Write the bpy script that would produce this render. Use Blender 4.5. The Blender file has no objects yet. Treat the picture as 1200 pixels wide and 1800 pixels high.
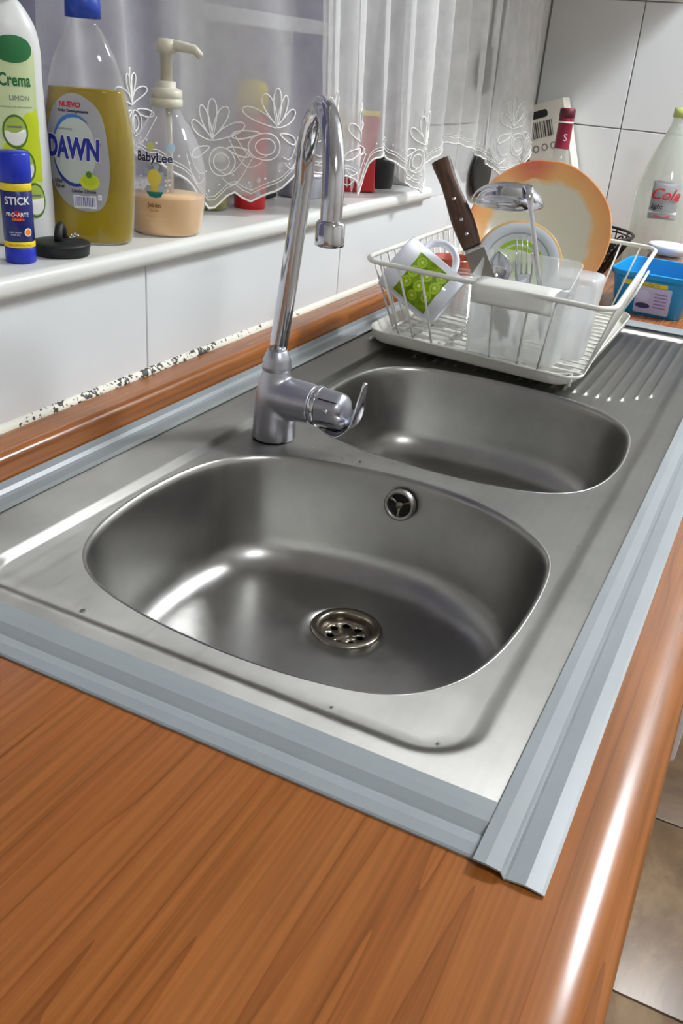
import bpy, bmesh, math, random
from mathutils import Vector, Matrix
from mathutils.geometry import delaunay_2d_cdt
PI = math.pi
random.seed(7)
scn = bpy.context.scene
COL = scn.collection

# ------------------------------------------------------------------ camera
cd = bpy.data.cameras.new('camera')
cd.sensor_fit = 'HORIZONTAL'; cd.sensor_width = 36.0; cd.lens = 1574.784 * 36 / 1200
cd.clip_start = 0.02; cd.clip_end = 50
cam = bpy.data.objects.new('camera', cd); COL.objects.link(cam)
rt = Vector((0.446825684, -0.891134235, 0.078908707))
dn = Vector((-0.372129823, -0.265349439, -0.889443123))
fw = Vector((0.813551598, 0.368061749, -0.450182570))
m = Matrix((rt, -dn, -fw)).transposed().to_4x4()
m.translation = Vector((0, 0, 0.37))
cam.matrix_world = m
scn.camera = cam

# ------------------------------------------------------------------ world, light level
w = bpy.data.worlds.new('world'); scn.world = w; w.use_nodes = True
w.node_tree.nodes['Background'].inputs[0].default_value = (0.33, 0.32, 0.42, 1)
w.node_tree.nodes['Background'].inputs[1].default_value = 1.0
scn.view_settings.view_transform = 'Standard'
scn.view_settings.look = 'None'
scn.view_settings.exposure = 0.0
scn.view_settings.gamma = 1.0
scn.view_settings.use_curve_mapping = False
LAMPS = [((1.93, -0.58), 175.0), ((-0.15, -0.95), 65.0)]     # added unseen ceiling fittings: place, strength

# ------------------------------------------------------------------ material helpers
def lin(c):
    return tuple(((v / 255) / 12.92 if v / 255 <= 0.04045 else ((v / 255 + 0.055) / 1.055) ** 2.4) for v in c) + (1,)

def mat(name, rgb=(200, 200, 200), rough=0.5, metal=0.0, noise=0.0, nscale=20, bump=0.0, bscale=60, trans=0.0, coat=0.0,
        stretch=(1, 1, 1), rnoise=0.0, aniso=0.0, emis=0.0, ior=1.45, spec=0.5, sss=0.0, rgb2=None):
    mt = bpy.data.materials.new(name); mt.use_nodes = True
    nt = mt.node_tree; b = nt.nodes['Principled BSDF']
    c = lin(rgb)
    b.inputs['Base Color'].default_value = c
    b.inputs['Roughness'].default_value = rough
    b.inputs['Metallic'].default_value = metal
    b.inputs['IOR'].default_value = ior
    b.inputs['Specular IOR Level'].default_value = spec
    b.inputs['Transmission Weight'].default_value = trans
    b.inputs['Coat Weight'].default_value = coat
    b.inputs['Anisotropic'].default_value = aniso
    if emis:
        b.inputs['Emission Color'].default_value = c; b.inputs['Emission Strength'].default_value = emis
    tc = nt.nodes.new('ShaderNodeTexCoord'); mp = nt.nodes.new('ShaderNodeMapping')
    mp.inputs['Scale'].default_value = stretch
    nt.links.new(tc.outputs['Object'], mp.inputs[0])
    if noise or rgb2:
        n = nt.nodes.new('ShaderNodeTexNoise'); n.inputs['Scale'].default_value = nscale; n.inputs['Detail'].default_value = 5
        nt.links.new(mp.outputs[0], n.inputs['Vector'])
        r = nt.nodes.new('ShaderNodeValToRGB')
        d = lin(rgb2) if rgb2 else tuple(max(0, v * (1 - noise)) for v in c[:3]) + (1,)
        r.color_ramp.elements[0].color = d; r.color_ramp.elements[1].color = c
        r.color_ramp.elements[0].position = 0.35; r.color_ramp.elements[1].position = 0.65
        nt.links.new(n.outputs['Fac'], r.inputs[0]); nt.links.new(r.outputs[0], b.inputs['Base Color'])
    if rnoise:
        n = nt.nodes.new('ShaderNodeTexNoise'); n.inputs['Scale'].default_value = nscale; n.inputs['Detail'].default_value = 6
        nt.links.new(mp.outputs[0], n.inputs['Vector'])
        mr = nt.nodes.new('ShaderNodeMapRange'); mr.inputs['From Min'].default_value = 0.3; mr.inputs['From Max'].default_value = 0.7
        mr.inputs['To Min'].default_value = max(0.02, rough - rnoise); mr.inputs['To Max'].default_value = rough + rnoise
        nt.links.new(n.outputs['Fac'], mr.inputs['Value']); nt.links.new(mr.outputs[0], b.inputs['Roughness'])
    if bump:
        n = nt.nodes.new('ShaderNodeTexNoise'); n.inputs['Scale'].default_value = bscale; n.inputs['Detail'].default_value = 4
        nt.links.new(mp.outputs[0], n.inputs['Vector'])
        bp = nt.nodes.new('ShaderNodeBump'); bp.inputs['Strength'].default_value = bump; bp.inputs['Distance'].default_value = 0.001
        nt.links.new(n.outputs['Fac'], bp.inputs['Height']); nt.links.new(bp.outputs[0], b.inputs['Normal'])
    return mt

def thin(name, rgb, opac, rough=0.05, gloss=1.0, translucent=0.5, noise=0.0, nscale=40, edge=0.25):
    """thin see-through sheet: clear where opac is low, milky where high, with a fresnel sheen"""
    mt = bpy.data.materials.new(name); mt.use_nodes = True; nt = mt.node_tree
    for n in list(nt.nodes):
        if n.type != 'OUTPUT_MATERIAL': nt.nodes.remove(n)
    out = [n for n in nt.nodes if n.type == 'OUTPUT_MATERIAL'][0]
    N = nt.nodes.new; L = nt.links.new
    tr = N('ShaderNodeBsdfTransparent'); df = N('ShaderNodeBsdfDiffuse'); tl = N('ShaderNodeBsdfTranslucent'); gl = N('ShaderNodeBsdfGlossy')
    df.inputs[0].default_value = lin(rgb); tl.inputs[0].default_value = lin(rgb)
    gl.inputs['Roughness'].default_value = rough; gl.inputs[0].default_value = (1, 1, 1, 1)
    body = N('ShaderNodeMixShader'); body.inputs[0].default_value = translucent
    L(df.outputs[0], body.inputs[1]); L(tl.outputs[0], body.inputs[2])
    lw = N('ShaderNodeLayerWeight'); lw.inputs[0].default_value = 0.5
    mr = N('ShaderNodeMapRange'); mr.inputs['To Min'].default_value = opac; mr.inputs['To Max'].default_value = min(1, opac + edge)
    L(lw.outputs['Facing'], mr.inputs['Value'])
    fac = mr.outputs[0]
    if noise:
        tc = N('ShaderNodeTexCoord'); nn = N('ShaderNodeTexNoise'); nn.inputs['Scale'].default_value = nscale; nn.inputs['Detail'].default_value = 5
        L(tc.outputs['Object'], nn.inputs['Vector'])
        m2 = N('ShaderNodeMapRange'); m2.inputs['From Min'].default_value = 0.3; m2.inputs['From Max'].default_value = 0.7
        m2.inputs['To Min'].default_value = 1 - noise; m2.inputs['To Max'].default_value = 1 + noise
        L(nn.outputs['Fac'], m2.inputs['Value'])
        mm = N('ShaderNodeMath'); mm.operation = 'MULTIPLY'; mm.use_clamp = True
        L(fac, mm.inputs[0]); L(m2.outputs[0], mm.inputs[1]); fac = mm.outputs[0]
    a = N('ShaderNodeMixShader'); L(fac, a.inputs[0]); L(tr.outputs[0], a.inputs[1]); L(body.outputs[0], a.inputs[2])
    fr = N('ShaderNodeFresnel'); ge = N('ShaderNodeNewGeometry'); mi = N('ShaderNodeMapRange'); mi.inputs['To Min'].default_value = 1.45; mi.inputs['To Max'].default_value = 1 / 1.45
    L(ge.outputs['Backfacing'], mi.inputs['Value']); L(mi.outputs[0], fr.inputs[0])
    fm = N('ShaderNodeMath'); fm.operation = 'MULTIPLY'; fm.inputs[1].default_value = gloss; fm.use_clamp = True
    L(fr.outputs[0], fm.inputs[0])
    b = N('ShaderNodeMixShader'); L(fm.outputs[0], b.inputs[0]); L(a.outputs[0], b.inputs[1]); L(gl.outputs[0], b.inputs[2])
    L(b.outputs[0], out.inputs[0])
    return mt

# ------------------------------------------------------------------ object helpers
def tag(o, label=None, cat=None, group=None, kind=None):
    if label: o['label'] = label
    if cat: o['category'] = cat
    if group: o['group'] = group
    if kind: o['kind'] = kind
    return o

def empty(name, loc=(0, 0, 0), rot=(0, 0, 0), label=None, cat=None, group=None):
    o = bpy.data.objects.new(name, None); COL.objects.link(o)
    o.location = loc; o.rotation_euler = rot; o.empty_display_size = 0.02
    return tag(o, label, cat, group)

def mesh(name, verts, faces, mt, parent=None, smooth=True, fix=True):
    me = bpy.data.meshes.new(name); me.from_pydata([tuple(v) for v in verts], [], faces); me.update()
    if fix:
        bm = bmesh.new(); bm.from_mesh(me); bmesh.ops.recalc_face_normals(bm, faces=bm.faces); bm.to_mesh(me); bm.free()
    if mt: me.materials.append(mt)
    if smooth: me.polygons.foreach_set('use_smooth', [True] * len(me.polygons))
    o = bpy.data.objects.new(name, me); COL.objects.link(o)
    if parent: o.parent = parent
    return o

def auto(o, ang=35):
    """sharp edges above an angle"""
    me = o.data; bm = bmesh.new(); bm.from_mesh(me)
    for e in bm.edges:
        if len(e.link_faces) == 2 and e.calc_face_angle(0) > math.radians(ang): e.smooth = False
    bm.to_mesh(me); bm.free(); return o

class G:
    """geometry collector: one G becomes one mesh"""
    def __init__(s): s.v = []; s.f = []
    def add(s, v, f):
        b = len(s.v); s.v += [Vector(p) for p in v]; s.f += [tuple(i + b for i in q) for q in f]; return s
    def box(s, lo, hi, bev=0.0, M=None):
        x0, y0, z0 = lo; x1, y1, z1 = hi
        if bev <= 0:
            v = [(x, y, z) for z in (z0, z1) for (x, y) in ((x0, y0), (x1, y0), (x1, y1), (x0, y1))]
            f = [(3, 2, 1, 0), (4, 5, 6, 7), (0, 1, 5, 4), (1, 2, 6, 5), (2, 3, 7, 6), (3, 0, 4, 7)]
        else:
            bm = bmesh.new(); bmesh.ops.create_cube(bm, size=1)
            for q in bm.verts: q.co = Vector(((x0 + x1) / 2 + q.co.x * (x1 - x0), (y0 + y1) / 2 + q.co.y * (y1 - y0), (z0 + z1) / 2 + q.co.z * (z1 - z0)))
            bmesh.ops.bevel(bm, geom=list(bm.edges), offset=bev, segments=2, profile=0.6, affect='EDGES', clamp_overlap=True)
            bm.verts.index_update(); v = [q.co.copy() for q in bm.verts]; f = [tuple(q.index for q in fc.verts) for fc in bm.faces]; bm.free()
        if M: v = [M @ Vector(p) for p in v]
        return s.add(v, f)
    def tube(s, pts, r, n=8, closed=False, cap=True, flat=None):
        pts = [Vector(p) for p in pts]; k = len(pts); rs = r if isinstance(r, (list, tuple)) else [r] * k
        tans = []
        for i in range(k):
            a = pts[(i - 1) % k] if (closed or i) else pts[0]; b = pts[(i + 1) % k] if (closed or i < k - 1) else pts[-1]
            t = (b - a); tans.append(t.normalized() if t.length > 1e-9 else Vector((0, 0, 1)))
        up = Vector((0, 0, 1)) if abs(tans[0].z) < 0.9 else Vector((1, 0, 0))
        nrm = (up - tans[0] * up.dot(tans[0])).normalized(); v = []; f = []
        for i in range(k):
            if i:
                nrm = nrm - tans[i] * nrm.dot(tans[i]); nrm.normalize()
            bn = tans[i].cross(nrm)
            for j in range(n):
                a = 2 * PI * j / n; fx = flat if flat else 1
                v.append(pts[i] + (nrm * math.cos(a) * fx + bn * math.sin(a)) * rs[i])
        m_ = k if closed else k - 1
        for i in range(m_):
            for j in range(n):
                a = i * n + j; b = i * n + (j + 1) % n; c = ((i + 1) % k) * n + (j + 1) % n; d = ((i + 1) % k) * n + j
                f.append((a, b, c, d))
        if cap and not closed:
            f.append(tuple(range(n - 1, -1, -1))); f.append(tuple((k - 1) * n + j for j in range(n)))
        return s.add(v, f)
    def lathe(s, prof, n=40, ax=1.0, ay=1.0, c=(0, 0, 0), M=None, close=True, pw=None):
        v = []; f = []; k = len(prof)
        for (r, z) in prof:
            for j in range(n):
                a = 2 * PI * j / n; cx, sy = math.cos(a), math.sin(a)
                if pw: cx = math.copysign(abs(cx) ** pw, cx); sy = math.copysign(abs(sy) ** pw, sy)
                p = Vector((c[0] + r * ax * cx, c[1] + r * ay * sy, c[2] + z)); v.append(M @ p if M else p)
        for i in range(k - 1):
            for j in range(n):
                f.append((i * n + j, i * n + (j + 1) % n, (i + 1) * n + (j + 1) % n, (i + 1) * n + j))
        if close:
            if prof[0][0] > 1e-5: f.append(tuple(range(n - 1, -1, -1)))
            if prof[-1][0] > 1e-5: f.append(tuple((k - 1) * n + j for j in range(n)))
        return s.add(v, f)
    def grid(s, fn, nu, nv, cu=False, cv=False):
        v = [fn(i / nu, j / nv) for i in range(nu + (0 if cu else 1)) for j in range(nv + (0 if cv else 1))]
        W = nv + (0 if cv else 1); H = nu + (0 if cu else 1); f = []
        for i in range(nu):
            for j in range(nv):
                a = i * W + j; b = ((i + 1) % H) * W + j; c = ((i + 1) % H) * W + (j + 1) % W; d = i * W + (j + 1) % W
                f.append((a, b, c, d))
        return s.add(v, f)
    def extrude_x(s, prof, x0, x1, nseg=1):
        k = len(prof); v = []; f = []
        for i in range(nseg + 1):
            x = x0 + (x1 - x0) * i / nseg
            v += [(x, p[0], p[1]) for p in prof]
        for i in range(nseg):
            for j in range(k):
                f.append((i * k + j, i * k + (j + 1) % k, (i + 1) * k + (j + 1) % k, (i + 1) * k + j))
        f.append(tuple(range(k - 1, -1, -1))); f.append(tuple(nseg * k + j for j in range(k)))
        return s.add(v, f)
    def go(s, name, mt, parent=None, smooth=True, ang=None):
        o = mesh(name, s.v, s.f, mt, parent, smooth)
        if ang: auto(o, ang)
        return o

def smoothprof(p, n=6):
    """Catmull-Rom through 2D profile points"""
    out = []
    q = [p[0]] + list(p) + [p[-1]]
    for i in range(1, len(q) - 2):
        for k in range(n):
            t = k / n
            out.append(tuple(0.5 * ((2 * q[i][d]) + (-q[i - 1][d] + q[i + 1][d]) * t + (2 * q[i - 1][d] - 5 * q[i][d] + 4 * q[i + 1][d] - q[i + 2][d]) * t * t
                       + (-q[i - 1][d] + 3 * q[i][d] - 3 * q[i + 1][d] + q[i + 2][d]) * t ** 3) for d in range(len(p[0]))))
    out.append(tuple(p[-1])); return out

def closedspline(p, n=6):
    out = []; k = len(p)
    for i in range(k):
        a, b, c, d_ = p[(i - 1) % k], p[i], p[(i + 1) % k], p[(i + 2) % k]
        for j in range(n):
            t = j / n
            out.append(tuple(0.5 * (2 * b[d] + (-a[d] + c[d]) * t + (2 * a[d] - 5 * b[d] + 4 * c[d] - d_[d]) * t * t + (-a[d] + 3 * b[d] - 3 * c[d] + d_[d]) * t ** 3) for d in range(2)))
    return out

def lerpt(tab, x):
    if x <= tab[0][0]: return tab[0][1]
    for (a, b) in zip(tab, tab[1:]):
        if x <= b[0]:
            t = (x - a[0]) / max(1e-9, b[0] - a[0]); return a[1] + (b[1] - a[1]) * t
    return tab[-1][1]

# flat print on curved surfaces -------------------------------------------------
def inpoly(p, poly):
    c = False; x, y = p
    for (a, b) in zip(poly, poly[1:] + poly[:1]):
        if (a[1] > y) != (b[1] > y) and x < (b[0] - a[0]) * (y - a[1]) / (b[1] - a[1]) + a[0]: c = not c
    return c

def decal(name, poly, surf, off, mt, parent, step=0.004):
    """filled 2D outline laid on a surface function surf(u, v, off)"""
    xs = [p[0] for p in poly]; ys = [p[1] for p in poly]; pts = [Vector(p) for p in poly]; n = len(pts)
    x = min(xs) + step * 0.5
    while x < max(xs):
        y = min(ys) + step * 0.5
        while y < max(ys):
            if inpoly((x, y), poly): pts.append(Vector((x, y)))
            y += step
        x += step
    vo, eo, fo, *_ = delaunay_2d_cdt(pts, [(i, (i + 1) % n) for i in range(n)], [list(range(n))], 1, 1e-7)
    return mesh(name, [surf(p[0], p[1], off) for p in vo], [tuple(f) for f in fo], mt, parent)

def multi(name, polys, surf, off, mt, parent):
    g = G()
    for p in polys:
        g.add([surf(a, b, off) for a, b in p], [tuple(range(len(p)))])
    return mesh(name, g.v, g.f, mt, parent, fix=False)

def textm(s, size, bold=0.0, shear=0.0, sx=1.0, align='CENTER'):
    cu = bpy.data.curves.new('t', 'FONT'); cu.body = s; cu.size = size; cu.align_x = align; cu.align_y = 'CENTER'
    cu.offset = bold; cu.shear = shear; cu.resolution_u = 3
    o = bpy.data.objects.new('t', cu); COL.objects.link(o)
    me = bpy.data.meshes.new_from_object(o.evaluated_get(bpy.context.evaluated_depsgraph_get()))
    v = [(q.co.x * sx, q.co.y) for q in me.vertices]; f = [tuple(p.vertices) for p in me.polygons]
    bpy.data.objects.remove(o); bpy.data.curves.remove(cu); bpy.data.meshes.remove(me)
    return v, f

def text(name, s, size, surf, u, v, off, mt, parent, bold=0.0, shear=0.0, sx=1.0, rot=0.0, align='CENTER'):
    tv, tf = textm(s, size, bold, shear, sx, align)
    c, sn = math.cos(rot), math.sin(rot)
    return mesh(name, [surf(u + a * c - b * sn, v + a * sn + b * c, off) for a, b in tv], tf, mt, parent, fix=False)

def ell(cx, cy, a, b, n=28, t0=0, t1=2 * PI):
    return [(cx + a * math.cos(t0 + (t1 - t0) * i / n), cy + b * math.sin(t0 + (t1 - t0) * i / n)) for i in range(n)]

def rrect(cx, cy, w_, h_, r, n=4):
    o = []
    for (sx, sy, a0) in ((1, 1, 0), (-1, 1, PI / 2), (-1, -1, PI), (1, -1, 1.5 * PI)):
        for i in range(n + 1):
            a = a0 + PI / 2 * i / n
            o.append((cx + sx * (w_ / 2 - r) + r * math.cos(a), cy + sy * (h_ / 2 - r) + r * math.sin(a)))
    return o

def ring(cx, cy, a, b, wd, t0, t1, n=24):
    """arc band as quads"""
    q = []
    for i in range(n):
        p0 = t0 + (t1 - t0) * i / n; p1 = t0 + (t1 - t0) * (i + 1) / n
        w0 = wd(i / n) if callable(wd) else wd; w1 = wd((i + 1) / n) if callable(wd) else wd
        q.append([(cx + a * math.cos(p0), cy + b * math.sin(p0)), (cx + a * math.cos(p1), cy + b * math.sin(p1)),
                  (cx + (a - w1) * math.cos(p1), cy + (b - w1) * math.sin(p1)), (cx + (a - w0) * math.cos(p0), cy + (b - w0) * math.sin(p0))])
    return q

def cylsurf(rad, face=-PI / 2, ax=1.0, ay=1.0, z0=0.0):
    """u = arc length round an upright body (towards the reader's right), v = height"""
    def f(u, v, off):
        r = rad(v) if callable(rad) else rad
        # equal arc steps approximated on the mean radius
        a = face + u / (r * (ax if abs(ax) > abs(ay) else ay))
        x = r * ax * math.cos(a); y = r * ay * math.sin(a)
        n = Vector((math.cos(a) / ax, math.sin(a) / ay, 0)).normalized()
        return Vector((x, y, z0 + v)) + n * off
    return f

def planesurf(o, eu, ev):
    o, eu, ev = Vector(o), Vector(eu).normalized(), Vector(ev).normalized(); n = eu.cross(ev)
    return lambda u, v, off: o + eu * u + ev * v + n * off

# ------------------------------------------------------------------ materials
def wood_mat(name, axis='X'):
    mt = bpy.data.materials.new(name); mt.use_nodes = True; nt = mt.node_tree; N = nt.nodes.new; L = nt.links.new
    b = nt.nodes['Principled BSDF']; b.inputs['Roughness'].default_value = 0.22; b.inputs['Specular IOR Level'].default_value = 0.5
    tc = N('ShaderNodeTexCoord'); mp = N('ShaderNodeMapping'); mp.inputs['Scale'].default_value = (0.55, 15, 15)
    L(tc.outputs['Object'], mp.inputs[0])
    dn_ = N('ShaderNodeTexNoise'); dn_.inputs['Scale'].default_value = 1.6; dn_.inputs['Detail'].default_value = 2
    L(mp.outputs[0], dn_.inputs['Vector'])
    mul = N('ShaderNodeMath'); mul.operation = 'MULTIPLY'; mul.inputs[1].default_value = 7; L(dn_.outputs['Fac'], mul.inputs[0])
    sn = N('ShaderNodeMath'); sn.operation = 'FRACT'; L(mul.outputs[0], sn.inputs[0])
    r1 = N('ShaderNodeValToRGB'); e = r1.color_ramp.elements
    e[0].position = 0.0; e[0].color = lin((132, 76, 32)); e[1].position = 1.0; e[1].color = lin((154, 93, 42))
    x = e.new(0.10); x.color = lin((147, 87, 38)); x = e.new(0.55); x.color = lin((158, 97, 45))
    L(sn.outputs[0], r1.inputs[0])
    mp2 = N('ShaderNodeMapping'); mp2.inputs['Scale'].default_value = (6, 260, 260); L(tc.outputs['Object'], mp2.inputs[0])
    n2 = N('ShaderNodeTexNoise'); n2.inputs['Scale'].default_value = 1.0; n2.inputs['Detail'].default_value = 4; L(mp2.outputs[0], n2.inputs['Vector'])
    r2 = N('ShaderNodeValToRGB'); r2.color_ramp.elements[0].position = 0.30; r2.color_ramp.elements[0].color = (0.72, 0.70, 0.66, 1)
    r2.color_ramp.elements[1].position = 0.62; r2.color_ramp.elements[1].color = (1.03, 1.02, 1.0, 1); L(n2.outputs['Fac'], r2.inputs[0])
    mx = N('ShaderNodeMix'); mx.data_type = 'RGBA'; mx.blend_type = 'MULTIPLY'; mx.inputs[0].default_value = 1
    L(r1.outputs[0], mx.inputs[6]); L(r2.outputs[0], mx.inputs[7])
    n3 = N('ShaderNodeTexNoise'); n3.inputs['Scale'].default_value = 5; L(tc.outputs['Object'], n3.inputs['Vector'])
    r3 = N('ShaderNodeValToRGB'); r3.color_ramp.elements[0].position = 0.35; r3.color_ramp.elements[0].color = (0.93, 0.92, 0.91, 1)
    r3.color_ramp.elements[1].position = 0.7; r3.color_ramp.elements[1].color = (1.06, 1.05, 1.04, 1); L(n3.outputs['Fac'], r3.inputs[0])
    m3 = N('ShaderNodeMix'); m3.data_type = 'RGBA'; m3.blend_type = 'MULTIPLY'; m3.inputs[0].default_value = 1
    L(mx.outputs[2], m3.inputs[6]); L(r3.outputs[0], m3.inputs[7]); L(m3.outputs[2], b.inputs['Base Color'])
    return mt

def steel_mat(name, rough=0.3, aniso=0.0, col=(150, 148, 146), grain=(2, 220, 220)):
    mt = bpy.data.materials.new(name); mt.use_nodes = True; nt = mt.node_tree; N = nt.nodes.new; L = nt.links.new
    b = nt.nodes['Principled BSDF']; b.inputs['Metallic'].default_value = 1; b.inputs['Anisotropic'].default_value = aniso
    tc = N('ShaderNodeTexCoord')
    n = N('ShaderNodeTexNoise'); n.inputs['Scale'].default_value = 9; n.inputs['Detail'].default_value = 8; n.inputs['Roughness'].default_value = 0.65
    L(tc.outputs['Object'], n.inputs['Vector'])
    r = N('ShaderNodeValToRGB'); c = lin(col)
    r.color_ramp.elements[0].position = 0.32; r.color_ramp.elements[0].color = tuple(v * 0.86 for v in c[:3]) + (1,)
    r.color_ramp.elements[1].position = 0.66; r.color_ramp.elements[1].color = tuple(min(1, v * 1.08) for v in c[:3]) + (1,)
    L(n.outputs['Fac'], r.inputs[0]); L(r.outputs[0], b.inputs['Base Color'])
    mp = N('ShaderNodeMapping'); mp.inputs['Scale'].default_value = grain; L(tc.outputs['Object'], mp.inputs[0])
    n2 = N('ShaderNodeTexNoise'); n2.inputs['Scale'].default_value = 1; n2.inputs['Detail'].default_value = 5; L(mp.outputs[0], n2.inputs['Vector'])
    ad = N('ShaderNodeMath'); ad.operation = 'ADD'; L(n.outputs['Fac'], ad.inputs[0]); L(n2.outputs['Fac'], ad.inputs[1])
    mr = N('ShaderNodeMapRange'); mr.inputs['From Min'].default_value = 0.7; mr.inputs['From Max'].default_value = 1.3
    mr.inputs['To Min'].default_value = rough - 0.04; mr.inputs['To Max'].default_value = rough + 0.06
    L(ad.outputs[0], mr.inputs['Value']); L(mr.outputs[0], b.inputs['Roughness'])
    if aniso:
        cx = N('ShaderNodeCombineXYZ'); cx.inputs[1].default_value = 1; L(cx.outputs[0], b.inputs['Tangent'])
    # limescale specks
    vo = N('ShaderNodeTexNoise'); vo.inputs['Scale'].default_value = 320; vo.inputs['Detail'].default_value = 1; L(tc.outputs['Object'], vo.inputs['Vector'])
    bp = N('ShaderNodeBump'); bp.inputs['Strength'].default_value = 0.035; bp.inputs['Distance'].default_value = 0.0005
    L(vo.outputs['Fac'], bp.inputs['Height']); L(bp.outputs[0], b.inputs['Normal'])
    return mt

M_wood = wood_mat('cherry_laminate')
M_steel = steel_mat('brushed_steel', 0.43, 0.90, (140, 138, 134))
M_bowl = steel_mat('satin_steel', 0.32, 0.0, (166, 165, 162), (60, 60, 60))
M_strain = mat('strainer_steel', (150, 142, 128), 0.28, 1.0, noise=0.35, nscale=60)
M_dark = mat('hole_shade', (14, 14, 13), 0.6)  # near-black painted for the shade inside the drain openings
M_chrome = mat('chrome', (205, 206, 212), 0.10, 1.0, rnoise=0.05, nscale=60)
M_chrome_d = mat('worn_chrome', (184, 185, 194), 0.36, 1.0, noise=0.05, nscale=60, rnoise=0.04)
M_tape = mat('grey_pvc', (148, 155, 157), 0.33, 0, noise=0.06, nscale=12, spec=0.5)
M_tile = mat('white_glazed_tile', (226, 229, 230), 0.12, 0, noise=0.03, nscale=3, bump=0.05, bscale=12)
M_grout = mat('grout', (188, 188, 184), 0.9)
M_plaster = mat('white_plaster', (228, 228, 226), 0.8, bump=0.1)
M_marble = mat('white_marble_sill', (226, 227, 222), 0.22, 0, noise=0.05, nscale=9)
M_wplastic = mat('white_plastic', (228, 229, 226), 0.35)
M_wire = mat('white_coated_wire', (226, 226, 218), 0.35, noise=0.06, nscale=30)
M_black = mat('black_rubber', (24, 25, 26), 0.5, bump=0.1, bscale=300)
M_blackm = mat('black_enamel', (18, 17, 17), 0.35)

# ------------------------------------------------------------------ the room
XE = 2.23      # far tiled wall
YW = 0.612     # window wall, tiled face
SILL = 0.178
struct = lambda o: tag(o, kind='structure')
struct(G().box((-1.5, -1.9, -0.93), (2.43, 0.9, -0.883)).go('floor', M_grout, smooth=False))
struct(G().box((-1.5, -1.9, 1.56), (2.43, 0.9, 1.62)).go('ceiling', M_plaster, smooth=False))
wb = G()
WX0, WX1 = -0.4, 1.572
wb.box((-1.5, YW + 0.006, -0.883), (2.43, 0.80, SILL - 0.0205))
wb.box((-1.5, YW + 0.006, SILL - 0.0205), (WX0, 0.80, 1.56)).box((WX1, YW + 0.006, SILL - 0.0205), (2.43, 0.80, 1.56))
wb.box((WX0, YW + 0.006, 1.15), (WX1, 0.80, 1.56))
wall_back = struct(wb.go('wall_back', M_grout, smooth=False))
wall_right = struct(G().box((XE + 0.006, -1.9, -0.883), (XE + 0.2, YW + 0.006, 1.56)).go('wall_right', M_grout, smooth=False))
struct(G().box((-1.56, -1.9, -0.883), (-1.5, 0.8, 1.56)).go('wall_left', mat('cream_wall', (214, 212, 204), 0.7), smooth=False))
struct(G().box((-1.56, -1.96, -0.883), (2.43, -1.9, 1.56)).go('wall_front', mat('cream_wall_front', (206, 202, 194), 0.7), smooth=False))

def tile(name, lo, hi, parent, mt=M_tile, b=0.0012):
    return G().box(lo, hi, b).go(name, mt, parent, smooth=False)
gz = [-0.0, 0.0295, 0.279, 0.529, 0.779, 1.029, 1.29]
xs = [-0.634, -0.16, 0.314, 0.788, 1.262, 1.736, 2.229]
J = 0.0011
for i in range(len(xs) - 1):
    a, b = xs[i] + J, xs[i + 1] - J
    tile('tile', (a, YW, 0.0295 + J), (b, YW + 0.008, (0.279 - J) if a > WX1 else SILL - 0.021), wall_back)
    for k in range(2, len(gz) - 2):
        lo, hi = a, b
        if WX0 < a and b < WX1: continue
        if a < WX1 < b: lo = WX1
        elif b > WX1: pass
        else: continue
        tile('tile', (lo, YW, gz[k] + J), (hi, YW + 0.008, gz[k + 1] - J), wall_back)
tile('tile', (WX1, YW, SILL - 0.021), (1.736 - J, YW + 0.008, 0.279 - J), wall_back)
ys = [YW - 0.002, 0.4095, 0.0795, -0.2505, -0.58]
for i in range(len(ys) - 1):
    for k in range(1, 5):
        tile('tile', (XE, ys[i + 1] + J, gz[k] + J), (XE + 0.008, ys[i] - J, gz[k + 1] - J), wall_right)
# right reveal of the window recess is plastered
struct(G().box((WX1 - 0.012, YW + 0.002, SILL), (WX1, 0.745, 1.15), 0.002).go('trim_1', M_plaster))
struct(auto(G().box((1.75, 0.3, -0.9), (2.2, 0.6, -0.883)).go('trim_2', M_grout, smooth=False)))

# mouldy silicone bead where the tiles meet the upstand
cm = bpy.data.materials.new('mouldy_silicone'); cm.use_nodes = True
nt = cm.node_tree; N = nt.nodes.new; L = nt.links.new; b_ = nt.nodes['Principled BSDF']; b_.inputs['Roughness'].default_value = 0.5
tc = N('ShaderNodeTexCoord'); n1 = N('ShaderNodeTexNoise'); n1.inputs['Scale'].default_value = 210; n1.inputs['Detail'].default_value = 3
n2 = N('ShaderNodeTexNoise'); n2.inputs['Scale'].default_value = 26; L(tc.outputs['Object'], n1.inputs['Vector']); L(tc.outputs['Object'], n2.inputs['Vector'])
sx_ = N('ShaderNodeSeparateXYZ'); L(tc.outputs['Object'], sx_.inputs[0])
cen = N('ShaderNodeMapRange'); cen.interpolation_type = 'SMOOTHSTEP'
ab = N('ShaderNodeMath'); ab.operation = 'SUBTRACT'; ab.inputs[1].default_value = 0.81; L(sx_.outputs[0], ab.inputs[0])
ab2 = N('ShaderNodeMath'); ab2.operation = 'ABSOLUTE'; L(ab.outputs[0], ab2.inputs[0])
cen.inputs['From Min'].default_value = 0.05; cen.inputs['From Max'].default_value = 0.44; cen.inputs['To Min'].default_value = 0.21; cen.inputs['To Max'].default_value = 0.0
L(ab2.outputs[0], cen.inputs['Value'])
s1 = N('ShaderNodeMath'); L(n1.outputs['Fac'], s1.inputs[0]); L(cen.outputs[0], s1.inputs[1])
sc2 = N('ShaderNodeMath'); sc2.operation = 'MULTIPLY'; sc2.inputs[1].default_value = 0.55; L(n2.outputs['Fac'], sc2.inputs[0])
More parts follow.
